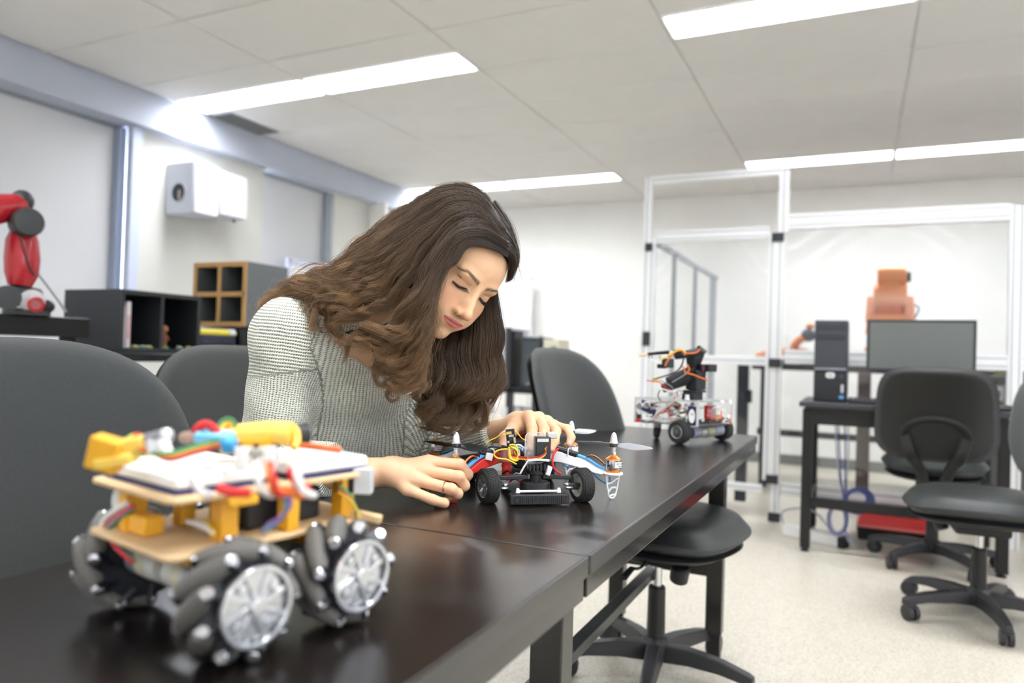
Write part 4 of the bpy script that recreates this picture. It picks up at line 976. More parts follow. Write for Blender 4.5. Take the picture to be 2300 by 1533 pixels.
wire('white_link', [(-.018, -.010, .078), (-.026, -.010, .066), (-.032, -.008, .054)], .0018, M_armw, dr, world=False)
G().box((.024, .0, .058), (.010, .010, .018), (0, .3, 0)).build('white_clip', M_armw, dr, bevel=.002)
for k, c in enumerate(('brown', 'red', 'orange', 'yellow')):
    wire('servo_wire', [(.018-.001*k, -.006, .104-.001*k), (.014, -.012, .094-.0014*k), (.0, -.012, .086-.0015*k), (-.025, -.004, .084-.0016*k), (-.05, .01, .087-.0016*k)], .0011, WC[c], dr, world=False)
wire('red_cable', [(.045, .01, .098), (.034, .0, .090), (.030, -.004, .074), (.036, -.004, .060), (.048, -.002, .052)], .0021, WC['red'], dr, world=False, n=16)
# centre body
G().box((0, .125, .080), (.055, .09, .010)).build('frame_plate', M_armr, dr, bevel=.002)
G().box((0, .125, .060), (.045, .085, .022)).build('battery', M_black, dr, bevel=.003)
G().box((0, .125, .040), (.06, .10, .004)).build('lower_frame_plate', M_car, dr, bevel=.001)
G().box((-.015, .07, .100), (.048, .05, .014)).build('flight_controller', M_black, dr, bevel=.001)
G().box((-.03, .06, .094), (.05, .04, .006)).build('white_board', mat('board_pale', (222,222,206), .4), dr, bevel=.001)
G().box((.0, .14, .112), (.06, .05, .018)).build('red_cradle', mat('deep_red', (168,28,40), .4), dr, bevel=.003)
G().lathe([(.012, 0), (.012, .022), (.010, .0225)], (-.050, .028, .072), n=20).build('clear_pink_leg', mat('clear_pink', (206,140,140), .2, alpha=.75), dr)
G().lathe([(.009, 0), (.009, .030)], (-.050, .028, .043), n=20).build('red_leg', M_armr, dr)
G().box((-.048, .028, .040), (.04, .012, .006)).build('red_foot', M_armr, dr, bevel=.001)
# arms: centre to motor; local positions
MP = {'fr': (.158, .016), 'fl': (-.151, .006), 'br': (.140, .235), 'bl': (-.160, .250)}
CT = {'fr': (.030, .085), 'fl': (-.030, .085), 'br': (.030, .165), 'bl': (-.030, .165)}
def arm(k, m, propm, pang, blades=(1, 1)):
    mx, my = MP[k]; cx_, cy_ = CT[k]; v = Vector((mx-cx_, my-cy_, 0)); L_ = v.length; u = v.normalized(); nrm = Vector((-u.y, u.x, 0))
    zt_, zb_ = .052, .080
    def sec(t, hw, z0, z1):
        p = Vector((cx_, cy_, 0)) + u*(L_*t); return [p+nrm*hw+Vector((0,0,z0)), p-nrm*hw+Vector((0,0,z0)), p-nrm*hw*.8+Vector((0,0,z1)), p+nrm*hw*.8+Vector((0,0,z1))]
    g = G().rings([sec(0, .014, .066, .090), sec(.3, .013, .064, .086), sec(.6, .011, .055, .073), sec(.78, .012, .048, .059), sec(.88, .017, .0475, .0525)])
    ao = g.build('arm', m, dr, bevel=.002)
    G().lathe([(.0185, 0), (.0195, .002), (.0185, .0045)], (mx, my, .0475), n=32).build('motor_mount', m, ao)
    # landing foot with triangular windows
    fr_ = Matrix.Translation((mx, my, 0)) @ Matrix.Rotation(math.atan2(.0, 1)+(.3 if k in ('fr', 'br') else -.2), 4, 'Z') @ Matrix.Rotation(PI/2, 4, 'X')
    outer = [(-.0165, .047), (-.012, .010), (-.008, .002), (0, 0), (.008, .002), (.012, .012), (.0165, .047)]
    gg = G(); hw = .0017
    def strip(pts): gg.tube([fr_ @ Vector((a, b, 0)) for a, b in pts], .0021, 6)
    strip([(-.0155, .047), (-.0135, .026), (-.009, .006), (-.004, .0021), (.002, .0021), (.007, .007), (.012, .026), (.0155, .047)])
    strip([(-.0125, .030), (-.004, .031), (.012, .040)]); strip([(-.0095, .015), (-.002, .022), (.006, .022), (.0105, .018)])
    strip([(-.006, .006), (.0, .008), (.005, .008)])
    gg.build('landing_foot', M_armw if k != 'fl' else M_armr, ao)
    # motor
    z0 = .052
    mo_ = G().lathe([(.0135, 0), (.0145, .002), (.0145, .0065)], (mx, my, z0), n=32).build('motor_base', M_gold, dr)
    G().lathe([(.0153, .0065), (.0155, .007), (.0155, .0235), (.0153, .024)], (mx, my, z0), n=36).build('motor_bell', M_mot, mo_)
    G().lathe([(.0155, .024), (.0145, .0265), (.006, .0315), (.0052, .0335), (.0, .0335)], (mx, my, z0), n=36).build('motor_cap', M_gold, mo_)
    a0 = {'fr': -1.15, 'br': -1.2, 'bl': -1.25, 'fl': -1.2}[k]
    rs_ = []
    for z in (.009, .022): rs_.append([(mx+.0159*math.cos(a0+.55*j/6), my+.0159*math.sin(a0+.55*j/6), z0+z) for j in range(-6, 10)])
    lg = G(); n_ = len(rs_[0]); lg.add(rs_[0]+rs_[1], [(i, i+1, n_+i+1, n_+i) for i in range(n_-1)]); lb = lg.build('motor_label', mat('label_paper', (226,228,232), .5), mo_, fixn=False)
    for zz in (.0225, .0088):
        lg = G(); 
        for j in range(-6, 9):
            if j in (-1, 4): continue
            b0, b1 = a0+.55*j/6, a0+.55*(j+.8)/6
            lg.add([(mx+.0161*math.cos(b), my+.0161*math.sin(b), z0+z_) for b, z_ in ((b0, zz-.0012), (b1, zz-.0012), (b1, zz+.0010), (b0, zz+.0010))], [(0,1,2,3)])
        lg.build('label_bar', M_black, mo_, fixn=False)
    if k in ('fr', 'bl'):
        for row, s_ in ((.0175, 'A2212/10T'), (.0125, '1400KV')):
            th_ = a0+.09
            text('motor_lettering', s_, .0042 if len(s_) > 6 else .0038, M_black, mo_, (mx+.0164*math.cos(th_), my+.0164*math.sin(th_), z0+row), (PI/2, 0, th_+PI/2), .00001)
    G().lathe([(.0045, .033), (.0052, .035), (.0052, .038), (.0040, .039), (.0040, .046), (.0065, .047), (.0065, .0495)], (mx, my, z0), n=20).build('shaft_collet', M_spin, mo_)
    zp = z0+.052
    hb = G().lathe([(.0078, 0), (.0080, .001), (.0080, .006), (.0075, .007)], (mx, my, zp-.0035), n=20).build('propeller_hub', M_prop, dr)
    for s_, on in ((1, blades[0]), (-1, blades[1])):
        if not on: continue
        g = G(); secs = []
        for t, ch, tw in ((.004, .008, .85), (.014, .011, .80), (.028, .0185, .66), (.045, .0205, .52), (.060, .0175, .42), (.071, .0115, .36), (.0775, .0025, .30)):
            ca, sa = math.cos(pang), math.sin(pang); R_ = []
            for q in range(10):
                b = 2*PI*q/10; cx2, th2 = .5*ch*math.cos(b)-.002*(t > .03), .0009*math.sin(b)
                yy = cx2*math.cos(tw)-th2*math.sin(tw); zz = cx2*math.sin(tw)+th2*math.cos(tw)
                lx, ly = s_*t, s_*yy
                R_.append((mx+ca*lx-sa*ly, my+sa*lx+ca*ly, zp+zz+.03*t*.3))
            secs.append(R_)
        g.rings(secs).build('propeller_blade', propm, hb, smooth=180)
    sp_ = G().lathe([(.0088, 0), (.0090, .0012), (.0078, .002), (.0072, .006), (.0060, .013), (.0042, .018), (.0018, .0208), (0, .0212)], (mx, my, zp+.0035), n=24).build('spinner', M_spin, hb)
    # speed controller and wires on top of the arm
    p1 = Vector((cx_, cy_, .092)) + u*(L_*.12); p2 = Vector((cx_, cy_, .080)) + u*(L_*.52)
    e = G().beam(p1, p2, .020, .009).build('speed_controller', M_black, ao, bevel=.002)
    G().beam(p1+Vector((0,0,.0052)), p1.lerp(p2, .8)+Vector((0,0,.0052)), .012, .0015).build('controller_label', mat('label_grey', (88,90,92), .4), e)
    wire('zip_tie', [p1.lerp(p2, .7)+nrm*.012-Vector((0,0,.006)), p1.lerp(p2, .7)+nrm*.010+Vector((0,0,.007)), p1.lerp(p2, .7)-nrm*.010+Vector((0,0,.007)), p1.lerp(p2, .7)-nrm*.012-Vector((0,0,.006))], .0013, M_armw, ao, world=False)
    pe = Vector((mx, my, .056))-u*.012
    for j in range(3):
        o_ = nrm*(-.005+.005*j)
        wire('blue_wire', [p2+o_, p2.lerp(pe, .35)+o_+Vector((0,0,.002)), p2.lerp(pe, .7)+o_*.8+Vector((0,0,-.001)), pe+o_*.5], .0019, WC['blue' if j != 1 else 'lightblue'], ao, world=False)
    for j, c in enumerate(('black', 'yellow', 'red')):
        o_ = nrm*(-.003+.003*j)
        wire('motor_wire', [p2.lerp(pe, .25)+o_, p2.lerp(pe, .45)+o_+Vector((0,0,.012)), p2.lerp(pe, .7)+o_+Vector((0,0,.013)), pe+o_+u*.002+Vector((0,0,.003))], .0011, WC[c], ao, world=False)
    wire('blue_wire', [p2.lerp(pe, .5)-Vector((0,0,.02)), p2.lerp(pe, .75)-Vector((0,0,.026)), pe-Vector((0,0,.028))+u*.005, pe-Vector((0,0,.014))+u*.006], .0016, WC['blue'], ao, world=False)
def padeg(dx, dy): return math.atan2(dy, dx)
pa = lambda k, q0, q1, d: None
def prop_angle(q0, q1, d0, d1):
    a = W(*q0, d=d0); b = W(*q1, d=d1); return math.atan2(b[1]-a[1], b[0]-a[0])-TH
arm('fr', M_armw, M_propg, prop_angle((1292, 988), (1462, 1014), 1.44, 1.37))
arm('fl', M_armr, M_prop, prop_angle((975, 975), (1098, 1006), 1.37, 1.30))
arm('br', M_armr, M_propg, prop_angle((1240, 975), (1320, 948), 1.55, 1.62))
arm('bl', M_armw, M_prop, prop_angle((937, 948), (1022, 985), 1.65, 1.56))
# yellow wire bundle, upright circuit board, antenna leads (points around the body)
def Dd(px, py, d=1.40): return Wd(px, py, d)
bd_ = G().box(Dd(1147, 983, 1.375), (.0165, .0022, .034), (0, -.12, TH-.1)).build('upright_circuit_board', mat('pcb_black', (26,28,30), .35), dr, world=True)
for k, (x_, y_, w_, h_, c) in enumerate(((1143, 972, .010, .005, (210,180,110)), (1150, 978, .006, .004, (190,192,196)), (1147, 986, .007, .0055, (60,64,70)), (1156, 988, .004, .011, (186,184,160)), (1142, 992, .004, .004, (200,202,206)), (1145, 979, .004, .003, (226,226,228)))):
    G().box(Dd(x_, y_, 1.372), (w_, .002, h_), (0, -.12, TH-.1)).build('chip', mat('chip%d' % k, c, .35, metal=.3), bd_, world=True)
wire('antenna_wire', [Dd(1140, 969), Dd(1128, 972), Dd(1115, 982), Dd(1102, 988), Dd(1090, 995)], .0012, WC['yellow'], dr, n=18)
wire('antenna_wire', [Dd(1152, 965), Dd(1162, 972), Dd(1172, 984), Dd(1184, 990)], .0012, WC['yellow'], dr)
for k, pts in enumerate((((1140, 1008), (1122, 1010), (1110, 1018), (1116, 1028), (1140, 1032), (1160, 1042)), ((1144, 1006), (1146, 1020), (1150, 1030), (1164, 1034)), ((1146, 1003), (1158, 1006), (1156, 1016), (1166, 1032)), ((1143, 1003), (1144, 1026), (1156, 1034), (1164, 1032)), ((1150, 1004), (1160, 1010), (1164, 1022), (1160, 1030)), ((1144, 1000), (1152, 998), (1160, 1002), (1162, 1010)))):
    wire('yellow_wire', [Dd(x, y, 1.345+.004*(k % 3)) for x, y in pts], .0017, WC['yellow'], dr, n=20)
for k, (c, pts) in enumerate((('lightblue', ((1152, 1002), (1164, 1000), (1176, 1006), (1180, 1014))), ('white', ((1156, 1000), (1166, 998), (1174, 1004), (1172, 1012))), ('blue', ((1152, 1004), (1166, 1006), (1178, 1016))), ('white', ((1158, 1008), (1166, 1012), (1166, 1026))), ('black', ((1086, 1008), (1104, 1003), (1120, 1004), (1134, 1006))), ('black', ((1076, 1028), (1077, 1010), (1088, 1014), (1108, 1014))))):
    wire(c+'_wire' if c != 'lightblue' else 'blue_wire', [Dd(x, y, 1.37) for x, y in pts], .0016, WC[c], dr, n=14)
for k, c in enumerate(('brown', 'red', 'red', 'orange')):
    wire('side_wire', [Dd(1090, 1022+2*k, 1.38), Dd(1100, 1014+2*k, 1.38), Dd(1112, 1016+2*k, 1.37), Dd(1124, 1022+3*k, 1.36)], .0013, WC[c], dr)
wbox('connector_plug', M_white, dr, (1098, 1024), 1.375, (.014, .012, .014), (0, .2, TH))
wbox('connector_plug', M_black, dr, (1133, 1006), 1.37, (.012, .010, .010), (0, .2, TH))
for k, (x, y) in enumerate(((1128, 1075), (1148, 1070), (1160, 1065), (1140, 1060), (1156, 1078))):
    wire('lower_wire', [Dd(x-12, y+4, 1.36), Dd(x, y-3, 1.355), Dd(x+12, y+3, 1.36)], .0016, [WC['black'], WC['red'], WC['grey']][k % 3], dr)
# ================================================================== ARM ROBOT at the far end of the table
Nc, Lc, Rc = W(1566, 958, d=2.30), W(1424, 948, d=2.40), W(1645, 953, d=2.43)
zc0 = TZ+.062
ar = thing('arm_robot', 'small wheeled robot with clear wiring box and black servo arm at the far table end', 'robot', (float((Lc[0]+Rc[0])/2), float((Lc[1]+Rc[1])/2), TZ))
ab = Vector(ar.location)
def A(p, z): return Vector((p[0]-ab.x, p[1]-ab.y, z))
n0, l0, r0 = A(Nc, 0), A(Lc, 0), A(Rc, 0); f0 = l0+r0-n0
def quad(z): return [(p.x, p.y) for p in (n0, r0, f0, l0)]
def quadin(k): 
    c = (l0+r0)/2; return [((p-c)*k+c)[:2] for p in (n0, r0, f0, l0)]
M_ac = mat('acrylic_sheet', (226,230,232), .12, alpha=.45, spec=.8)
M_ace = mat('acrylic_rim', (198,200,202), .3)
G().prism(quad(0), .060, .064).build('lower_plate', M_ac, ar); G().prism(quad(0), .136, .140).build('upper_plate', M_ac, ar)
G().holed(quad(0), quadin(.97), .1358, .1405).build('plate_rim', M_ace, ar); G().holed(quad(0), quadin(.97), .0598, .0645).build('plate_rim', mat('dark_rim', (84,86,88), .4), ar)
G().box(tuple(n0+Vector((0,0,.1))), (.007, .007, .082)).build('corner_strut', M_ace, ar)
for p in (l0, r0, f0): G().box(tuple(p*.98+Vector((0,0,.1))), (.004, .004, .076)).build('corner_strut', M_ace, ar)
# side sheet at the left end
G().prism([(-.5, 0), (.5, 0), (.5, 1), (-.5, 1)], -.001, .001, Matrix.Translation(tuple((l0+f0)/2+Vector((0,0,.062)))) @ Matrix(((float((f0-l0).x), 0, .1, 0), (float((f0-l0).y), 0, -.02, 0), (0, .08, 0, 0), (0, 0, 0, 1)))).build('side_sheet', M_clear, ar)
def AW(px, py, d=2.36): return Wd(px, py, d)
exl = (r0-n0).normalized()
def awheel(px, py, d, R, wd, axis):
    c = Vector(W(px, py, d=d)); c.z = TZ+R
    c = c-ab; c.z = R
    t_ = G().lathe([(R*.55, -wd/2), (R*.8, -wd/2*1.05), (R*.95, -wd*.4), (R, -wd*.15), (R, wd*.15), (R*.95, wd*.4), (R*.8, wd/2*1.05), (R*.55, wd/2)], c, axis, 36).build('wheel_tyre', M_tyre, ar)
    G().lathe([(R*.54, 0), (R*.52, .002), (R*.44, -.002), (R*.40, -.004), (0, -.004)], c+Vector(axis)*(-wd/2), Vector(axis)*-1, 28).build('rim', M_rimg, t_)
    rg = G()
    x_ = Vector(axis).orthogonal().normalized(); y_ = Vector(axis).cross(x_)
    for k in range(6):
        a = 2*PI*k/6; q = c+Vector(axis)*(-wd/2-.001)+(x_*math.cos(a)+y_*math.sin(a))*R*.26
        rg.cyl(q, q-Vector(axis)*.002, R*.06, n=8)
    rg.cyl(c+Vector(axis)*(-wd/2), c+Vector(axis)*(-wd/2-.004), R*.12, n=10)
    rg.build('rim_detail', mat('rim_dark', (120,120,116), .4), t_)
    return t_
ax_ = (r0-n0).normalized()
axw = Vector((ax_.x, ax_.y, 0)).normalized()
awheel(1527, 970, 2.33, .0385, .034, axw)
awheel(1622, 962, 2.47, .0385, .034, axw)
wc = Vector(W(1475, 970, d=2.47))-ab
G().lathe([(.008, -.007), (.017, -.008), (.0195, -.004), (.0195, .004), (.017, .008), (.008, .007)], (wc.x, wc.y, .0195), Vector((.88, .47, 0)), 24).build('caster_wheel', M_tyre, ar)
G().box((wc.x, wc.y, .048), (.022, .016, .026)).build('caster_fork', mat('fork_pale', (190,190,188), .4), ar, bevel=.003)
G().tube([(wc.x+.012, wc.y, .05), (wc.x+.012, wc.y, .02)], .003, 6).build('caster_arm', M_black, ar)
# axle motors between the wheels
for k, (x0, x1, r, m_) in enumerate(((1552, 1568, .018, M_grc), (1568, 1580, .020, mat('motor_dull', (176,178,172), .35, metal=.4)), (1582, 1598, .020, mat('motor_olive', (168,168,146), .4)), (1600, 1618, .019, mat('motor_bluegrey2', (150,162,174), .35)))):
    G().tube([AW(x0, 972-.12*(x0-1552), 2.37+.0012*(x0-1552)), AW(x1, 972-.12*(x1-1552), 2.37+.0012*(x1-1552))], r, 16).build('drive_motor', m_, ar, world=True)
# blue component with white oval, heat-sink modules, ultrasonic sensor, jumble of wires
def abox(name, m, px, py, d, size, bevel=.001, rot=None): return G().box(AW(px, py, d), size, rot or (0, 0, math.atan2(axw.y, axw.x))).build(name, m, ar, world=True, bevel=bevel)
M_navy = mat('navy_sleeve', (36,40,92), .4)
rzL = math.atan2((l0-n0).y, (l0-n0).x)
bl_ = abox('blue_module', M_navy, 1556, 934, 2.325, (.032, .012, .062), .002, (0, 0, rzL+PI))
fr_ = Matrix.Translation(AW(1554, 934, 2.312)) @ Matrix.Rotation(rzL+PI, 4, 'Z') @ Matrix.Rotation(PI/2, 4, 'X')
G().prism([(.0105*math.cos(a)*(1), .022*math.sin(a)) for a in [2*PI*i/24 for i in range(24)]], 0, .001, fr_).build('white_oval', M_white, bl_, world=True)
G().prism(circ(.003, 12, 0, .006), .001, .0015, fr_).build('oval_mark', mat('mark_olive', (130,132,110), .5), bl_, world=True)
for k, px in enumerate((1590, 1600, 1592)): abox('relay_module', mat('relay_red', (196,62,54), .4) if k != 1 else mat('sink_grey', (128,118,126), .5), px, 925+6*(k == 2), 2.39+.02*k, (.022, .016, .044))
for k in range(5): abox('sink_fin', mat('fin_pale', (190,170,176), .5), 1590+4*k, 928, 2.375, (.002, .004, .030), 0)
abox('brown_plate', mat('brown_plate', (78,58,58), .5), 1600, 948, 2.40, (.10, .05, .020), .003)
for px, py in ((1578, 944), (1608, 942), (1635, 938)): G().ball(AW(px, py, 2.36), .006, 10).build('chrome_nut', M_silver, ar, world=True)
for px in (1437, 1453):
    G().lathe([(.0115, 0), (.0118, .012), (.009, .013), (.008, .008), (0, .008)], Vector(AW(px, 910-.1*(px-1437), 2.385)), -Vector(CF)+Vector(CR)*-.3, 20).build('ultrasonic_eye', M_silver, ar, world=True)
abox('sensor_board', mat('sensor_navy', (44,52,88), .4), 1456, 915, 2.41, (.060, .006, .034), .001, (0, .4, TH))
for k, (px, py, c) in enumerate(((1435, 935, 'black'), (1434, 942, 'red'), (1446, 936, 'white'), (1452, 945, 'white'))):
    abox('joystick', MATS['wire_'+c], px, py, 2.385, (.014, .012, .016), .003)
G().tube([AW(1431, 940, 2.38), AW(1430, 925, 2.38)], .002, 6).build('joystick_lever', M_black, ar, world=True)
rw = random.Random(3)
for k in range(34):
    c = rw.choice(['red', 'white', 'yellow', 'orange', 'white', 'grey', 'black', 'red', 'brown', 'white'])
    x0 = rw.uniform(1452, 1545) if k < 24 else rw.uniform(1572, 1635); y0 = rw.uniform(905, 945); dd = rw.uniform(2.36, 2.44)
    pts = [AW(x0, y0, dd)]
    for j in range(3): pts.append(AW(min(max(pts and x0+rw.uniform(-26, 26), 1440), 1640), min(max(y0+rw.uniform(-18, 18), 903), 948), dd+rw.uniform(-.02, .02)))
    wire('jumble_wire', pts, rw.uniform(.0012, .0022), WC[c], ar, n=12)
for k in range(8):
    px, py = rw.uniform(1505, 1545), rw.uniform(905, 945)
    abox('small_connector', MATS[rw.choice(['wire_white', 'wire_white', 'wire_grey', 'wire_black', 'wire_red'])], px, py, 2.38, (rw.uniform(.006, .014), .008, rw.uniform(.006, .014)), .001)
abox('terminal_strip', MATS['wire_white'], 1465, 940, 2.40, (.09, .02, .008), .002); abox('yellow_clip', MATS['wire_yellow'], 1505, 942, 2.39, (.02, .01, .006), .001)
for px in (1568, 1622, 1640): G().lathe([(.004, 0), (.006, .004), (.006, .010), (.003, .014)], Vector(AW(px, 905, 2.36))-Vector((0,0,.004)), n=10).build('top_nut', M_white, ar, world=True)
wire('white_lead', [AW(1465, 945), AW(1480, 925, 2.35), AW(1515, 900, 2.34), AW(1532, 880, 2.36), AW(1520, 876, 2.38)], .0035, mat('lead_grey', (190,184,180), .5), ar, n=20)
# black servo arm
M_srv = mat('servo_arm_black', (32,34,37), .42)
def seg(name, a, b, r0_, r1_, d0=2.40, d1=2.40, m=None, n=4, parent=None): return G().tube([Wd(*a, d0), Wd(*b, d1)], [r0_, r1_], n, up=(.3, -.9, .3)).build(name, m or M_srv, parent or ar, world=True, bevel=.002)
abox('arm_base_servo', M_srv, 1555, 890, 2.40, (.056, .045, .030), .003); abox('arm_base_plate', M_srv, 1560, 878, 2.40, (.060, .05, .006), .001)
abox('arm_foot_plate', M_ace, 1560, 899, 2.40, (.12, .06, .004), .001)
G().lathe([(.009, 0), (.006, .01), (.008, .016)], Vector(AW(1543, 897, 2.36)), n=10).build('white_spacer', M_white, ar, world=True)
abox('shoulder_servo', M_srv, 1563, 860, 2.40, (.054, .045, .044), .004)
abox('shoulder_bracket', M_srv, 1565, 838, 2.40, (.048, .045, .024), .006)
abox('side_servo', M_srv, 1590, 826, 2.39, (.046, .040, .024), .002); abox('servo_sticker', mat('sticker_plum', (92,44,62), .5), 1580, 826, 2.366, (.014, .002, .022), 0)
seg('lower_arm', (1500, 858), (1560, 830), .018, .020, 2.38, 2.40)
seg('lower_arm', (1488, 872), (1552, 850), .016, .018, 2.39, 2.40)
seg('wrist_link', (1556, 832), (1560, 800), .018, .030); seg('wrist_link', (1548, 800), (1578, 790), .024, .018)
seg('elbow_plate', (1568, 776), (1580, 795), .006, .018); seg('upper_arm', (1515, 800), (1570, 790), .012, .017)
seg('upper_arm', (1500, 796), (1530, 790), .010, .014)
abox('gripper_servo', mat('servo_face', (58,62,62), .5), 1500, 815, 2.38, (.036, .024, .030), .002); abox('gripper_bracket', M_srv, 1487, 822, 2.385, (.030, .020, .014), .002)
seg('gripper_finger', (1453, 795), (1503, 790), .0065, .0075); 
for px in (1458, 1464, 1482): G().box(AW(px, 801, 2.40), (.003, .003, .008)).build('gripper_tooth', M_srv, ar, world=True)
G().tube([AW(1435, 798, 2.40), AW(1455, 796, 2.40)], [.0035, .006], 10).build('cream_tip', mat('cream_rubber', (236,204,168), .5), ar, world=True)
G().ball(AW(1508, 795, 2.37), (.008, .006, .012), 10).build('glue_blob', mat('glue_cream', (226,218,188), .4), ar, world=True)
for k, (c, pts, r) in enumerate((('orange', ((1538, 798), (1534, 788), (1520, 788), (1508, 798), (1498, 812), (1494, 822)), .003), ('yellow', ((1540, 792), (1530, 784), (1514, 790), (1500, 798), (1480, 810)), .003), ('orange', ((1572, 782), (1566, 790), (1555, 793), (1540, 794)), .003), ('orange', ((1544, 818), (1548, 830), (1540, 838), (1536, 826), (1532, 822)), .003),
    ('orange', ((1545, 838), (1560, 842), (1580, 850), (1592, 854)), .003), ('grey', ((1546, 836), (1530, 846), (1510, 858)), .002), ('black', ((1536, 802), (1530, 822), (1515, 836), (1480, 848), (1465, 852)), .003), ('yellow', ((1465, 853), (1475, 853), (1480, 853)), .004), ('red', ((1452, 854), (1466, 856), (1482, 858), (1492, 868), (1506, 876)), .002),
    ('white', ((1466, 866), (1485, 872), (1505, 878), (1522, 877)), .0026), ('grey', ((1482, 853), (1500, 862), (1512, 872)), .002), ('black', ((1482, 876), (1478, 888), (1484, 900)), .0022), ('black', ((1520, 876), (1522, 888), (1516, 900)), .0022), ('grey', ((1592, 854), (1596, 862), (1586, 874)), .001), ('red', ((1518, 878), (1516, 890), (1512, 902)), .0016))):
    wire('arm_wire', [AW(x, y, 2.355) for x, y in pts], r*.8, WC[c], ar, n=16)
# ================================================================== THE WOMAN
def n3(v): v = np.array(v, float); return v/np.linalg.norm(v)
def v_len(p): return np.sqrt((p*p).sum(-1))
def s_ell(p, c, r):
    q = p-np.array(c); r = np.array(r); k0 = v_len(q/r); k1 = v_len(q/(r*r)); return k0*(k0-1)/np.maximum(k1, 1e-9)
def s_cap(p, a, b, r0, r1):
    a = np.array(a, float); b = np.array(b, float); ba = b-a; t = np.clip(((p-a)@ba)/max(ba@ba, 1e-12), 0, 1)
    return v_len(p-a-t[..., None]*ba)-(r0+(r1-r0)*t)
def smin(a, b, k):
    h = np.clip(.5+.5*(b-a)/k, 0, 1); return b+(a-b)*h-k*h*(1-h)
def smax(a, b, k): return -smin(-a, -b, k)
def chain(p, pts, rs, k=.01):
    d = None
    for i in range(len(pts)-1):
        e = s_cap(p, pts[i], pts[i+1], rs[i], rs[i+1]); d = e if d is None else smin(d, e, k)
    return d
def surface_nets(fn, lo, hi, h, band=8):
    lo = np.array(lo, float); hi = np.array(hi, float); n = np.ceil((hi-lo)/h).astype(int)+1
    n = ((n+band-1)//band)*band+1; H = h*band; cn = (n-1)//band
    gx = [lo[i]+H*(np.arange(cn[i])+.5) for i in range(3)]
    C = np.stack(np.meshgrid(*gx, indexing='ij'), -1).reshape(-1, 3); cv = fn(C)
    near = np.abs(cv) < H*1.25
    V = np.empty(tuple(n), np.float32)
    sgn = np.sign(cv).reshape(tuple(cn)); sgn[sgn == 0] = 1
    rep = np.repeat(np.repeat(np.repeat(sgn, band, 0), band, 1), band, 2)*1.0
    V[:] = 1.0; V[:-1, :-1, :-1] = rep; V[-1] = V[-2]; V[:, -1] = V[:, -2]; V[:, :, -1] = V[:, :, -2]
    idx = np.argwhere(near.reshape(tuple(cn)))
    loc = np.stack(np.meshgrid(*[np.arange(band+1)]*3, indexing='ij'), -1).reshape(-1, 3)
    for s in range(0, len(idx), 400):
        I = (idx[s:s+400, None, :]*band+loc[None]).reshape(-1, 3)
        V[I[:, 0], I[:, 1], I[:, 2]] = fn(lo+I*h)
    ins = V < 0
    c = np.zeros(tuple(n-1), np.int8)
    for a in (0, 1):
        for b in (0, 1):
            for d in (0, 1): c += ins[a:n[0]-1+a, b:n[1]-1+b, d:n[2]-1+d]
    act = np.argwhere((c > 0) & (c < 8)); vid = -np.ones(tuple(n-1), np.int32); vid[act[:, 0], act[:, 1], act[:, 2]] = np.arange(len(act))
    P = np.zeros((len(act), 3)); W_ = np.zeros(len(act)); cor = [(a, b, d) for a in (0, 1) for b in (0, 1) for d in (0, 1)]
    for i, A_ in enumerate(cor):
        for B_ in cor[i+1:]:
            if sum(abs(x-y) for x, y in zip(A_, B_)) != 1: continue
            va = V[act[:, 0]+A_[0], act[:, 1]+A_[1], act[:, 2]+A_[2]]; vb = V[act[:, 0]+B_[0], act[:, 1]+B_[1], act[:, 2]+B_[2]]
            m = (va < 0) != (vb < 0); t = np.where(m, va/np.where(m, va-vb, 1), 0)
            P += np.where(m[:, None], np.array(A_)+(np.array(B_)-np.array(A_))*t[:, None], 0); W_ += m
    P = lo+(act+P/W_[:, None])*h
    F = []
    for ax in range(3):
        sl = [slice(1, -1)]*3; 
        A0 = [slice(1, n[i]-1) for i in range(3)]; A0[ax] = slice(0, n[ax]-1); A1 = list(A0); A1[ax] = slice(1, n[ax])
        e = ins[tuple(A0)] != ins[tuple(A1)]; q = np.argwhere(e)
        off = np.array([1, 1, 1]); off[ax] = 0; q = q+off
        u, v = [(1, 2), (2, 0), (0, 1)][ax]
        def cell(du, dv):
            r = q.copy(); r[:, u] -= du; r[:, v] -= dv; return vid[r[:, 0], r[:, 1], r[:, 2]]
        f = np.stack([cell(0, 0), cell(1, 0), cell(1, 1), cell(0, 1)], 1)
        a_in = ins[q[:, 0], q[:, 1], q[:, 2]]
        f[a_in] = f[a_in]; f[~a_in] = f[~a_in][:, ::-1]
        F.append(f)
    F = np.concatenate(F); F = F[(F >= 0).all(1)]
    return P, F
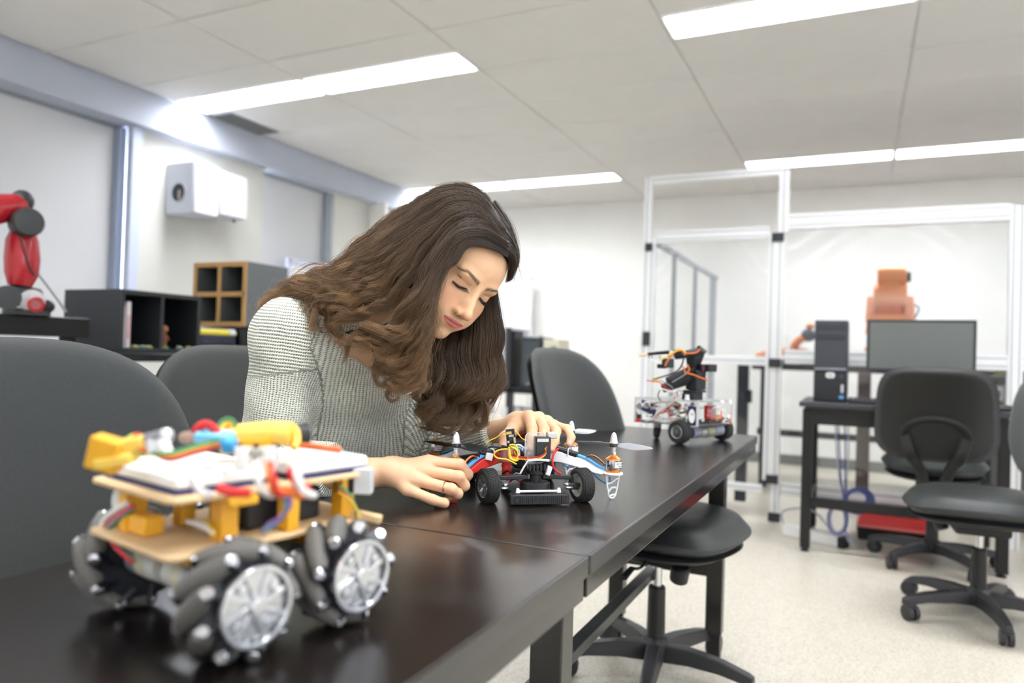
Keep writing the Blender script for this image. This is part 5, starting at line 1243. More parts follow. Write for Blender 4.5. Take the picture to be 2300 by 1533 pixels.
def mesh_np(name, P, F, m, parent, cols=None, uv=None, smooth=True, label=None):
    I = np.array(MW[parent.name].inverted()); P = P@I[:3, :3].T+I[:3, 3]
    me = bpy.data.meshes.new(name); me.vertices.add(len(P)); me.vertices.foreach_set('co', P.astype(np.float32).ravel())
    k = F.shape[1]; me.loops.add(F.size); me.loops.foreach_set('vertex_index', F.astype(np.int32).ravel())
    me.polygons.add(len(F)); me.polygons.foreach_set('loop_start', np.arange(0, F.size, k, dtype=np.int32)); me.polygons.foreach_set('loop_total', np.full(len(F), k, np.int32))
    me.update(calc_edges=True); me.validate()
    if smooth: me.shade_smooth()
    if cols is not None:
        a = me.color_attributes.new('Col', 'FLOAT_COLOR', 'POINT'); a.data.foreach_set('color', np.concatenate([cols, np.ones((len(cols), 1))], 1).astype(np.float32).ravel())
    if uv is not None:
        a = me.attributes.new('knit', 'FLOAT_VECTOR', 'POINT'); a.data.foreach_set('vector', uv.astype(np.float32).ravel())
    me.materials.append(m); o = bpy.data.objects.new(name, me); COL.objects.link(o); o.parent = parent; MW[o.name] = MW[parent.name]
    if label: o['label'] = label
    return o
# ------------------------------------------------------------------ skeleton (world points)
HO = np.array([-0.6933, 1.1945, 1.1868]); HR = np.array([[-0.2669, 0.743, 0.6138], [-0.8976, -0.4236, 0.1224], [0.3509, -0.5182, 0.7799]])  # columns: her right, forward, up
def H2W(p): return HO+np.array(p)@HR.T
def W2H(p): return (p-HO)@HR
def Wp(px, py, d): return W(px, py, d=d)
shR, elR, wrR = Wp(652, 752, 1.43), Wp(608, 1045, 1.42), Wp(838, 1062, 1.315)
shL, elL, wrL = Wp(890, 800, 1.68), Wp(990, 1003, 1.66), Wp(1146, 962, 1.49)
neckB = Wp(812, 735, 1.53); chest = Wp(770, 850, 1.60); belly = Wp(742, 1000, 1.66); pelvis = np.array([-1.27, 1.44, .62])
skullB = H2W((0, -.035, -.055))
# ------------------------------------------------------------------ head in its own axes
def head_l(p):
    q = p.copy(); q[..., 0] = np.abs(q[..., 0])
    d = s_ell(q, (0, -.018, .034), (.073, .094, .080))
    d = smin(d, s_ell(q, (0, .022, .030), (.060, .056, .058)), .030)
    d = smin(d, s_ell(q, (0, .016, -.030), (.0585, .066, .070)), .028)
    d = smin(d, s_ell(q, (0, .034, -.074), (.040, .044, .034)), .024)
    d = smin(d, s_ell(q, (0, .068, -.098), (.017, .015, .014)), .020)
    d = smin(d, s_ell(q, (.037, .050, -.030), (.022, .022, .020)), .020)
    d = smin(d, s_ell(q, (.030, .054, -.056), (.020, .024, .022)), .022)
    d = smin(d, s_ell(q, (.024, .068, .019), (.024, .013, .009)), .014)
    d = smax(d, -s_ell(q, (.031, .094, -.002), (.019, .016, .013)), .012)
    d = smin(d, s_ell(q, (.0315, .0600, -.0015), (.0162, .0140, .0125)), .005)
    # upper lid fold
    d = smax(d, -s_cap(q, (.019, .0755, .0075), (.044, .0685, .0075), .0012, .0012), .003)
    # nose
    nz = s_cap(q, (0, .076, .010), (0, .1005, -.034), .0062, .0074)
    nz = smin(nz, s_ell(q, (0, .1035, -.0400), (.0092, .0092, .0086)), .007)
    nz = smin(nz, s_ell(q, (.0105, .0905, -.0435), (.0068, .0090, .0068)), .007)
    nz = smin(nz, s_ell(q, (0, .088, -.047), (.008, .010, .005)), .004)
    nz = smin(nz, s_ell(q, (.0055, .0865, -.030), (.0075, .0095, .016)), .007)
    d = smin(d, nz, .010)
    d = smax(d, -s_ell(q, (.0062, .0965, -.0500), (.0036, .0050, .0030)), .002)
    # mouth
    zc = q[..., 2]+.0675-4.0*q[..., 0]**2
    m0 = np.stack([q[..., 0], q[..., 1]+4.5*q[..., 0]**2, zc], -1)
    d = smin(d, s_ell(m0, (0, .0725, -.005), (.026, .014, .013)), .014)
    d = smin(d, s_ell(m0, (.004, .0800, .0034), (.0180, .0070, .0034)), .004)
    d = smin(d, s_ell(m0, (.002, .0798, -.0044), (.0175, .0072, .0042)), .004)
    d = smax(d, -s_cap(m0, (0, .0885, 0), (.0250, .0885, 0), .0012, .0009), .0018)
    d = smax(d, -s_ell(q, (0, .0915, -.0850), (.013, .0075, .0050)), .010)
    d = smin(d, s_ell(q, (.0745, -.012, -.012), (.007, .016, .028)), .006)
    return d
# ------------------------------------------------------------------ hands
fr = .0092
HANDR = dict(
    palm=[((838, 1062, 1.315), .027), ((880, 1058, 1.310), .026)],
    mcp=[(962, 1037, 1.318), (950, 1056, 1.300), (935, 1077, 1.288), (915, 1099, 1.283)],
    fingers=[
        [(962, 1037, 1.318), (1033, 1043, 1.318), (1050, 1065, 1.325), (1042, 1084, 1.335)],
        [(950, 1056, 1.300), (1031, 1070, 1.295), (1043, 1090, 1.305), (1030, 1103, 1.320)],
        [(935, 1077, 1.288), (1014, 1098, 1.280), (1028, 1108, 1.290), (1008, 1117, 1.305)],
        [(915, 1099, 1.283), (972, 1122, 1.272), (998, 1129, 1.276), (984, 1133, 1.290)]],
    rad=[(.0115, .0105, .0098, .0080), (.0112, .0104, .0096, .0080), (.0108, .0100, .0092, .0078), (.0100, .0090, .0082, .0072)],
    thumb=[(868, 1066, 1.33), (920, 1072, 1.36), (975, 1078, 1.365), (1008, 1082, 1.36)], trad=(.017, .0135, .0110, .0090))
HANDL = dict(
    palm=[((1146, 962, 1.490), .0235), ((1162, 952, 1.485), .024)],
    mcp=[(1188, 935, 1.465), (1210, 938, 1.478), (1229, 946, 1.492), (1243, 954, 1.505)],
    fingers=[
        [(1188, 935, 1.465), (1195, 962, 1.425), (1195, 985, 1.405), (1190, 1003, 1.400)],
        [(1210, 938, 1.478), (1222, 964, 1.432), (1219, 988, 1.412), (1213, 1006, 1.405)],
        [(1229, 946, 1.492), (1249, 968, 1.445), (1245, 990, 1.425), (1237, 1008, 1.415)],
        [(1243, 954, 1.505), (1275, 963, 1.475), (1283, 982, 1.455), (1279, 996, 1.445)]],
    rad=[(.0112, .0108, .0102, .0088), (.0112, .0106, .0100, .0086), (.0106, .0098, .0092, .0082), (.0096, .0086, .0080, .0070)],
    thumb=[(1155, 958, 1.475), (1150, 968, 1.44), (1134, 982, 1.415), (1131, 1000, 1.405)], trad=(.016, .0125, .0115, .0090))
def prep(Hd):
    Hd = dict(Hd); Hd['palm'] = [(Wp(*a), r) for a, r in Hd['palm']]; Hd['mcp'] = [Wp(*a) for a in Hd['mcp']]
    Hd['fingers'] = [[Wp(*a) for a in f] for f in Hd['fingers']]; Hd['thumb'] = [Wp(*a) for a in Hd['thumb']]; return Hd
HANDR, HANDL = prep(HANDR), prep(HANDL)
def hand(p, Hd):
    (w0, r0), (w1, r1) = Hd['palm']; d = s_cap(p, w0, w1, r0*.92, r1)
    for i, m in enumerate(Hd['mcp']): d = smin(d, s_cap(p, w1, m, r1*.72, Hd['rad'][i][0]*1.08), .014)
    for a, b in zip(Hd['mcp'][:-1], Hd['mcp'][1:]): d = smin(d, s_cap(p, a*.8+w1*.2, b*.8+w1*.2, .0105, .0105), .006)
    fd = None
    for f, r in zip(Hd['fingers'], Hd['rad']):
        e = chain(p, f, r, .004); fd = e if fd is None else smin(fd, e, .0022)
    d = smin(d, fd, .007)
    return smin(d, chain(p, Hd['thumb'], Hd['trad'], .006), .010)
def arms(p):
    d = chain(p, [shR, elR, (elR*.5+wrR*.5), wrR], [.048, .040, .036, .0255], .02)
    return smin(d, chain(p, [shL, elL, (elL*.5+wrL*.5), wrL], [.048, .040, .034, .0225], .02), .001)
def torso(p, g=0.0):
    d = s_cap(p, pelvis, belly, .135+g, .118+g); d = smin(d, s_cap(p, belly, chest, .118+g, .125+g), .06)
    a = (shR+chest)*.5; b = (shL+chest)*.5
    d = smin(d, s_cap(p, shR*.72+chest*.28, shL*.72+chest*.28, .070+g, .070+g), .07)
    d = smin(d, s_cap(p, neckB+np.array([0,0,-.03]), shR, .045+g, .050+g), .05); d = smin(d, s_cap(p, neckB+np.array([0,0,-.03]), shL, .045+g, .050+g), .05)
    return d
def neck(p): return chain(p, [skullB, neckB*.35+skullB*.65, neckB, neckB*.6+chest*.4], [.046, .045, .052, .055], .03)
kneeR, kneeL = np.array([-.86, 1.26, .53]), np.array([-.86, 1.62, .53]); ankR, ankL = np.array([-.93, 1.24, .10]), np.array([-.93, 1.64, .10])
hipR, hipL = pelvis+np.array([.02, -.09, -.03]), pelvis+np.array([.02, .09, -.03])
def legs(p, g=0.0):
    d = None
    for hp, kn, an in ((hipR, kneeR, ankR), (hipL, kneeL, ankL)):
        e = chain(p, [hp, kn, an], [.088+g, .058+g, .038+g], .03); e = smin(e, s_cap(p, an+np.array([0, 0, -.055]), an+np.array([.15, 0, -.065]), .036+g, .028+g), .02)
        d = e if d is None else smin(d, e, .02)
    return d
def body(p):
    d = smin(torso(p), legs(p), .05); d = smin(d, arms(p), .03); d = smin(d, neck(p), .03)
    d = smin(d, head_l(W2H(p)), .018); d = smin(d, hand(p, HANDR), .012); return smin(d, hand(p, HANDL), .012)
woman = thing('person', 'woman with long wavy brown hair in a pale sage knit sweater, bent over the drone', 'person', (-1.2, 1.4, 0))
# colours
SK = np.array(lin((226, 183, 146))); SKR = np.array(lin((214, 140, 112))); LIP = np.array(lin((192, 94, 96))); BRW = np.array(lin((120, 88, 62))); NAIL = np.array(lin((232, 180, 162)))
def skin_cols(P):
    c = np.tile(SK, (len(P), 1)); q = W2H(P); near_head = v_len(q) < .2
    def blend(w, t): 
        w = np.clip(w, 0, 1)[:, None]; c[:] = c*(1-w)+t*w
    ax_ = np.abs(q[:, 0])
    blend(.45*np.exp(-(((ax_-.038)/.020)**2+((q[:, 2]+.030)/.020)**2))*near_head*(q[:, 1] > .02), SKR)
    blend(.45*np.exp(-((q[:, 0]/.014)**2+((q[:, 2]+.042)/.010)**2))*(q[:, 1] > .085), SKR)
    z = q[:, 2]+.0675-4.0*ax_**2; fm = (q[:, 1] > .06)*near_head
    hw = np.clip(1-(ax_/.0255)**2, 0, 1)**.6
    up = (z >= 0)*np.clip(1.0-(z-.0056*hw)/.0012, 0, 1)*(z < .0056*hw+.0012); lo_ = (z < 0)*np.clip(1.0-(-z-.0078*hw)/.0015, 0, 1)
    blend(.85*(up+lo_)*fm*(ax_ < .0255), LIP)
    blend(np.exp(-(z/.0011)**2)*fm*(ax_ < .0255)*.8, LIP*.35)
    # brow tint under the brow hairs
    bz = .0175+.0075*np.clip((ax_-.010)/.030, 0, 1)-.008*np.clip((ax_-.040)/.014, 0, 1); th_ = .0046-.0030*np.clip((ax_-.012)/.038, 0, 1)
    blend(.6*np.exp(-((q[:, 2]-bz)/th_)**2)*(ax_ > .009)*(ax_ < .053)*fm, BRW)
    # lash line and soft lid crease
    lz = -.0078+.0010*((ax_-.031)/.014)**2*1.6+.0045*np.clip((.034-ax_)/.016, 0, 1.2)
    blend(.97*np.exp(-((q[:, 2]-lz)/(.0006+.0024*np.clip(1-((ax_-.0325)/.0145)**2, 0, 1)))**4)*(ax_ > .0185)*(ax_ < .047)*fm, np.array(lin((34, 24, 20))))
    blend(.35*np.exp(-((q[:, 2]-.0070)/.0016)**2)*(ax_ > .018)*(ax_ < .045)*fm, SKR*.55)
    blend(.30*np.exp(-((q[:, 2]+.000)/.008)**2)*(ax_ > .017)*(ax_ < .046)*fm, SKR*.8)
    blend(.9*np.exp(-(((ax_-.0062)/.0036)**2+((q[:, 2]+.0505)/.0025)**2))*(q[:, 1] > .088), SKR*.2)  # nostril hollows shaded in the skin colour
    for Hd in (HANDR, HANDL):
        for f in Hd['fingers']+[Hd['thumb']]:
            blend(.32*np.exp(-(v_len(P-f[1])/.010)**2), SKR); blend(.30*np.exp(-(v_len(P-f[2])/.008)**2), SKR); blend(.40*np.exp(-(v_len(P-f[3])/.012)**2), SKR)
    # nails on the left hand
    for f in HANDL['fingers']+[HANDL['thumb']]:
        ax2 = n3(f[3]-f[2]); tc_ = f[3]+ax2*.002; toc = n3(CAM-tc_); toc = n3(toc-ax2*(toc@ax2)); side = np.cross(ax2, toc)
        v = P-(tc_+toc*.006); u_ = v@ax2; s_ = v@side; w_ = v@toc
        r_ = (u_/.0066)**2+(s_/.0056)**2
        blend(.9*(1/(1+np.exp((r_-1)*9)))*(w_ > -.004), NAIL); blend(.35*np.exp(-((r_-1.1)/.22)**2)*(w_ > -.004), SKR*.7)
    return c
def skin_mat():
    m = mat('skin', (232,186,154), .46, spec=.42, sss=.10, bump=.06, bscale=900); nt = m.node_tree
    a = nt.nodes.new('ShaderNodeAttribute'); a.attribute_name = 'Col'
    n = nt.nodes.new('ShaderNodeTexNoise'); n.inputs['Scale'].default_value = 90; n.inputs['Detail'].default_value = 3
    tc = nt.nodes.new('ShaderNodeTexCoord'); nt.links.new(tc.outputs['Object'], n.inputs['Vector'])
    mr = nt.nodes.new('ShaderNodeMapRange'); mr.inputs['To Min'].default_value = .93; mr.inputs['To Max'].default_value = 1.07; nt.links.new(n.outputs['Fac'], mr.inputs[0])
    vm = nt.nodes.new('ShaderNodeVectorMath'); vm.operation = 'SCALE'; nt.links.new(a.outputs['Color'], vm.inputs[0]); nt.links.new(mr.outputs[0], vm.inputs['Scale'])
    nt.links.new(vm.outputs[0], nt.nodes['Principled BSDF'].inputs['Base Color']); return m
M_skin = skin_mat()
# one surface extracted in regions: fine at the head and hands, coarse where clothes cover it
def crop(P, F, lo, hi):
    c = P[F].mean(1); k = ((c >= lo) & (c <= hi)).all(1); F = F[k]; u, inv_ = np.unique(F, return_inverse=True); return P[u], inv_.reshape(F.shape)
def head_body(p): return smin(smin(head_l(W2H(p)), neck(p), .018), torso(p), .03)
regs = []
def box_of(pts, m): a = np.array(pts); return a.min(0)-m, a.max(0)+m
lo, hi = HO-.155, HO+.155
regs.append(surface_nets(head_body, lo, hi, .00125))
bR = box_of([q for f in HANDR['fingers'] for q in f]+[wrR, Wp(750, 1060, 1.355)]+HANDR['thumb'], .034)
bL = box_of([q for f in HANDL['fingers'] for q in f]+[wrL, Wp(1085, 980, 1.56)]+HANDL['thumb'], .034)
def armhandR(p): return smin(chain(p, [shR, elR, (elR*.5+wrR*.5), wrR], [.048, .040, .036, .0255], .02), hand(p, HANDR), .012)
def armhandL(p): return smin(chain(p, [shL, elL, (elL*.5+wrL*.5), wrL], [.048, .040, .034, .0225], .02), hand(p, HANDL), .012)
regs.append(surface_nets(armhandR, bR[0], bR[1], .0013)); regs.append(surface_nets(armhandL, bL[0], bL[1], .0013))
def restbody(p): return smin(smin(smin(torso(p), legs(p), .05), arms(p), .03), neck(p), .03)
P, F = surface_nets(restbody, (-1.5, .85, .0), (-.45, 1.85, 1.3), .008)
c = P[F].mean(1); bad = np.zeros(len(F), bool)
for b0, b1 in ((lo+.01, hi-.01), (bR[0]+.008, bR[1]-.008), (bL[0]+.008, bL[1]-.008)): bad |= ((c > b0) & (c < b1)).all(1)
F = F[~bad]; u, inv_ = np.unique(F, return_inverse=True); regs.append((P[u], inv_.reshape(F.shape)))
off = 0; PP, FF = [], []
for P, F in regs: PP.append(P); FF.append(F+off); off += len(P)
PP = np.concatenate(PP); FF = np.concatenate(FF)
mesh_np('body', PP, FF, M_skin, woman, skin_cols(PP))
# ------------------------------------------------------------------ sweater
elR2 = elR*.42+wrR*.58; elL2 = elL*.22+wrL*.78
Vdir = n3(CAM-chest)
vn_a = Wp(800, 745, 1.42); vn_b = Wp(872, 862, 1.50)   # V neck runs from the collar down to here
def sweater(p):
    d = torso(p, .014)
    sl = chain(p, [shR, elR, elR2], [.072, .062, .050], .03); sl2 = chain(p, [shL, elL, elL2], [.072, .060, .044], .03)
    d = smin(d, sl, .035); d = smin(d, sl2, .035)
    # drape under the upper arms
    d = smin(d, s_cap(p, shL*.5+chest*.5, belly*.55+elL*.45, .085, .095), .05)
    d = smin(d, s_cap(p, shR*.6+chest*.4, belly*.75+elR*.25, .075, .09), .05)
    d = smin(d, s_cap(p, neckB+np.array([0, 0, -.01]), neckB*.4+chest*.6, .068, .085), .03)
    # broad folds
    fold = .0035*np.sin(p[..., 0]*34+p[..., 2]*22)*np.sin(p[..., 1]*18-p[..., 2]*40+1.0)
    d = d+fold*.8
    cut = v_cut(p); d = smax(d, -cut, .004)
    ends = np.minimum(s_cap(p, wrR+(wrR-elR)*.0, elR2+(wrR-elR)*.06, .07, .052)*1.0, 9)
    d = smax(d, -((p-elR2)@n3(wrR-elR)*-1) if False else np.where(v_len(p-elR2) < .11, (p-elR2)@n3(wrR-elR)-.012, -9), .004)
    d = smax(d, np.where(v_len(p-elL2) < .09, (p-elL2)@n3(wrL-elL)-.010, -9), .004)
    return d
up3 = np.array([0, 0, 1.])
vA = neckB*.5+skullB*.5; vaxis = n3(vn_b-vn_a); vlen = np.linalg.norm(vn_b-vn_a)
tofront = n3(n3(CAM-vn_b)*.6+n3(H2W((0, 1, 0))-HO)*.6); tofront = n3(tofront-vaxis*(tofront@vaxis)); vside = np.cross(vaxis, tofront)
def v_cut(p):
    """wedge in front of the neck plus the round neck opening"""
    q = p-vn_b; a = -(q@vaxis); s = np.abs(q@vside); f = q@tofront
    wedge = np.maximum(np.maximum(s-.36*np.clip(a, -.01, .12), -a), -(f+.03)); 
    col = s_cap(p, neckB+n3(skullB-neckB)*.05, skullB, .050, .056)
    return np.minimum(wedge, col)
P, F = surface_nets(sweater, (-1.5, .85, .50), (-.45, 1.85, 1.28), .0042)
# knit coordinates: around and along each tube
def tube_uv(P, a, b, ref):
    ax = n3(b-a); x = n3(ref-ax*(ref@ax)); y = np.cross(ax, x); q = P-a; t = q@ax; return np.arctan2(q@y, q@x), t
sd = np.stack([torso(P, .014)-.0, chain(P, [shR, elR, elR2], [.072, .062, .050], .03), chain(P, [shL, elL, elL2], [.072, .060, .044], .03)], 1)
which = sd.argmin(1); q_sh = ((P-shR)@n3(elR-shR)); which = np.where((which == 1) & (q_sh < -.02), 1, which)
uv = np.zeros((len(P), 3))
a0, t0 = tube_uv(P, chest, belly, n3(CAM-chest)); uv[:, 0] = a0*.125; uv[:, 1] = t0
m1 = which == 1; a1, t1 = tube_uv(P, shR, elR, n3(CAM-shR)); f1 = s_cap(P, elR, elR2, .062, .050) < s_cap(P, shR, elR, .072, .062); a1b, t1b = tube_uv(P, elR, wrR, up3)
uv[m1, 0] = (a1*.072)[m1]; uv[m1, 1] = t1[m1]; ky = m1 & (t1+.25*((P-shR)@CR) < .075); uv[ky, 0] = t1[ky]*1.0; uv[ky, 1] = (a1*.072)[ky]; k = m1 & f1; uv[k, 0] = (a1b*.056)[k]; uv[k, 1] = t1b[k]
m2 = which == 2; a2, t2 = tube_uv(P, shL, elL, up3); f2 = s_cap(P, elL, elL2, .060, .044) < s_cap(P, shL, elL, .072, .060); a2b, t2b = tube_uv(P, elL, wrL, up3)
uv[m2, 0] = (a2*.07)[m2]; uv[m2, 1] = t2[m2]; k = m2 & f2; uv[k, 0] = (a2b*.05)[k]; uv[k, 1] = t2b[k]
q = P-vn_b; band = np.abs(v_cut(P)) < .018; uv[:, 2] = np.where(band, 1, 0)
def knit_mat():
    m = mat('sage_knit', (214,217,204), .92, spec=.2, sheen=.25); nt = m.node_tree; L = nt.links; b = nt.nodes['Principled BSDF']
    at = nt.nodes.new('ShaderNodeAttribute'); at.attribute_name = 'knit'; se = nt.nodes.new('ShaderNodeSeparateXYZ'); L.new(at.outputs['Vector'], se.inputs[0])
    def M_(op, a, b_=None, c_=None):
        n = nt.nodes.new('ShaderNodeMath'); n.operation = op
        for i, x in enumerate((a, b_, c_)):
            if x is None: continue
            if isinstance(x, (int, float)): n.inputs[i].default_value = x
            else: L.new(x, n.inputs[i])
        return n.outputs[0]
    FU, FV = 2*PI/.0064, 2*PI/.0042
    tc = nt.nodes.new('ShaderNodeTexCoord'); nz = nt.nodes.new('ShaderNodeTexNoise'); nz.inputs['Scale'].default_value = 14; L.new(tc.outputs['Object'], nz.inputs['Vector'])
    w = M_('MULTIPLY', M_('SUBTRACT', nz.outputs['Fac'], .5), .010)
    u = M_('MULTIPLY', M_('ADD', se.outputs['X'], w), FU); v = M_('MULTIPLY', M_('ADD', se.outputs['Y'], w), FV)
    su = M_('SINE', u); rib = M_('MULTIPLY', M_('ADD', su, 1), .5)
    ph = M_('MULTIPLY', M_('ABSOLUTE', M_('SINE', M_('MULTIPLY', u, .5))), 2.2)
    sv = M_('SINE', M_('ADD', v, ph)); st = M_('MULTIPLY', M_('ADD', sv, 1), .5)
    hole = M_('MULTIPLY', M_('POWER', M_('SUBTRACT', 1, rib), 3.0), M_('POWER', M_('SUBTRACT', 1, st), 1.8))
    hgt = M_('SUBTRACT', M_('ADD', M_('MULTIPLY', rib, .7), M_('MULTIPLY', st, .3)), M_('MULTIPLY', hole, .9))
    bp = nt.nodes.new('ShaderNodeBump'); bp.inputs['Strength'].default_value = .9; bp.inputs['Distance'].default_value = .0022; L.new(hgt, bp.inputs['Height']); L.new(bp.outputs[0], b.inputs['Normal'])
    mx = nt.nodes.new('ShaderNodeMix'); mx.data_type = 'RGBA'; mx.inputs['A'].default_value = lin((224,227,214))+(1,); mx.inputs['B'].default_value = lin((122,122,102))+(1,)  # knit gaps take a darker colour, standing in for the shade inside them
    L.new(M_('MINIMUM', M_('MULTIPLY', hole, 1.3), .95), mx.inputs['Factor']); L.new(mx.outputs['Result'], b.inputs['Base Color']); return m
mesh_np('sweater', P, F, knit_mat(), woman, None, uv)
# jeans and shoes, below the table
P, F = surface_nets(lambda p: smin(legs(p, .008), s_cap(p, pelvis+np.array([0,0,-.03]), pelvis+np.array([.04,0,.06]), .145, .14), .05), (-1.5, 1.0, -.02), (-.62, 1.85, .80), .008)
k = (P[F][:, :, 2].mean(1) > .085); F = F[k]; u, inv_ = np.unique(F, return_inverse=True)
mesh_np('jeans', P[u], inv_.reshape(F.shape), mat('denim', (52,62,84), .85, bump=.3, bscale=900), woman)
for an in (ankR, ankL):
    g = G(); g.tube([tuple(an+np.array([-.04, 0, -.062])), tuple(an+np.array([.04, 0, -.058])), tuple(an+np.array([.12, 0, -.066])), tuple(an+np.array([.18, 0, -.072]))], [.030, .046, .042, .024], 16, flat=.8)
    g.build('shoe', mat('shoe_white', (210,210,208), .6), woman, world=True, smooth=180)
# ------------------------------------------------------------------ brows, lashes, jewellery
def face_y(x, z):
    y = np.full(np.shape(x), .115)
    for _ in range(22):
        d = head_l(np.stack([x, y, z], -1)); y = y-d*.8
    return y
rb_ = np.random.default_rng(5)
g = G()
for sx in (1, -1):
    for k in range(170):
        t = rb_.random(); x = .0105+.041*t; bz = .0175+.0075*min(max((x-.010)/.030, 0), 1)-.008*max((x-.040)/.014, 0)
        th_ = (.0046-.0030*t); z = bz+rb_.uniform(-1, 1)*th_; ln = .0055
        dx, dz = ln*(.55+.45*t), ln*(.75-.75*t)*(1 if z < bz+.001 else .3)
        pts = []
        for s in (0, .5, 1):
            xx, zz = sx*(x+dx*s), z+dz*s; yy = float(face_y(np.array(xx), np.array(zz))); pts.append(H2W((xx, yy+.0003+.0004*s, zz)))
        g.tube(pts, [.00012, .00010, .00004], 3, cap=False)
g.build('eyebrow', mat('brow_hair', (96,72,54), .6), woman, world=True, smooth=180)['kind'] = 'stuff'
g = G()
for sx in (1, -1):
    for k in range(60):
        x = .0175+.029*k/59; lz = -.0078+.0010*((x-.031)/.014)**2*1.6+.0045*min(max((.034-x)/.016, 0), 1.2); y = float(face_y(np.array(sx*x), np.array(lz)))
        a = H2W((sx*x, y, lz)); fan = (x-.031)*.35
        b = H2W((sx*(x+fan*.5), y+.0035, lz-.0030)); c = H2W((sx*(x+fan*1.3), y+.0075, lz-.0040))
        g.tube([a, b, c], [.00022, .00016, .00005], 3, cap=False)
g.build('eyelash', mat('lash_black', (22,16,14), .5), woman, world=True, smooth=180)['kind'] = 'stuff'
g = G(); c = H2W((.0165, .0955, -.0455))
g.tube([H2W((.0165+.0012*math.cos(a), .0935+.0040*math.cos(a)*.6, -.0455+.0044*math.sin(a))) for a in [2*PI*i/18 for i in range(18)]], .0004, 6, closed=True)
M_rose = mat('rose_gold', (224,160,140), .2, metal=1.)
g.build('nose_ring', mat('thin_gold', (226,190,120), .2, metal=1.), woman, world=True)
f = HANDR['fingers'][2]; a = n3(f[1]-f[0]); c = f[0]*.20+f[1]*.80; x = n3(np.cross(a, [0, 0, 1])); y = np.cross(a, x)
G().tube([c+a*.0008*math.sin(2*t)+(x*math.cos(t)+y*math.sin(t))*.0109 for t in [2*PI*i/32 for i in range(32)]], .0011, 8, closed=True).build('finger_ring', M_rose, woman, world=True)
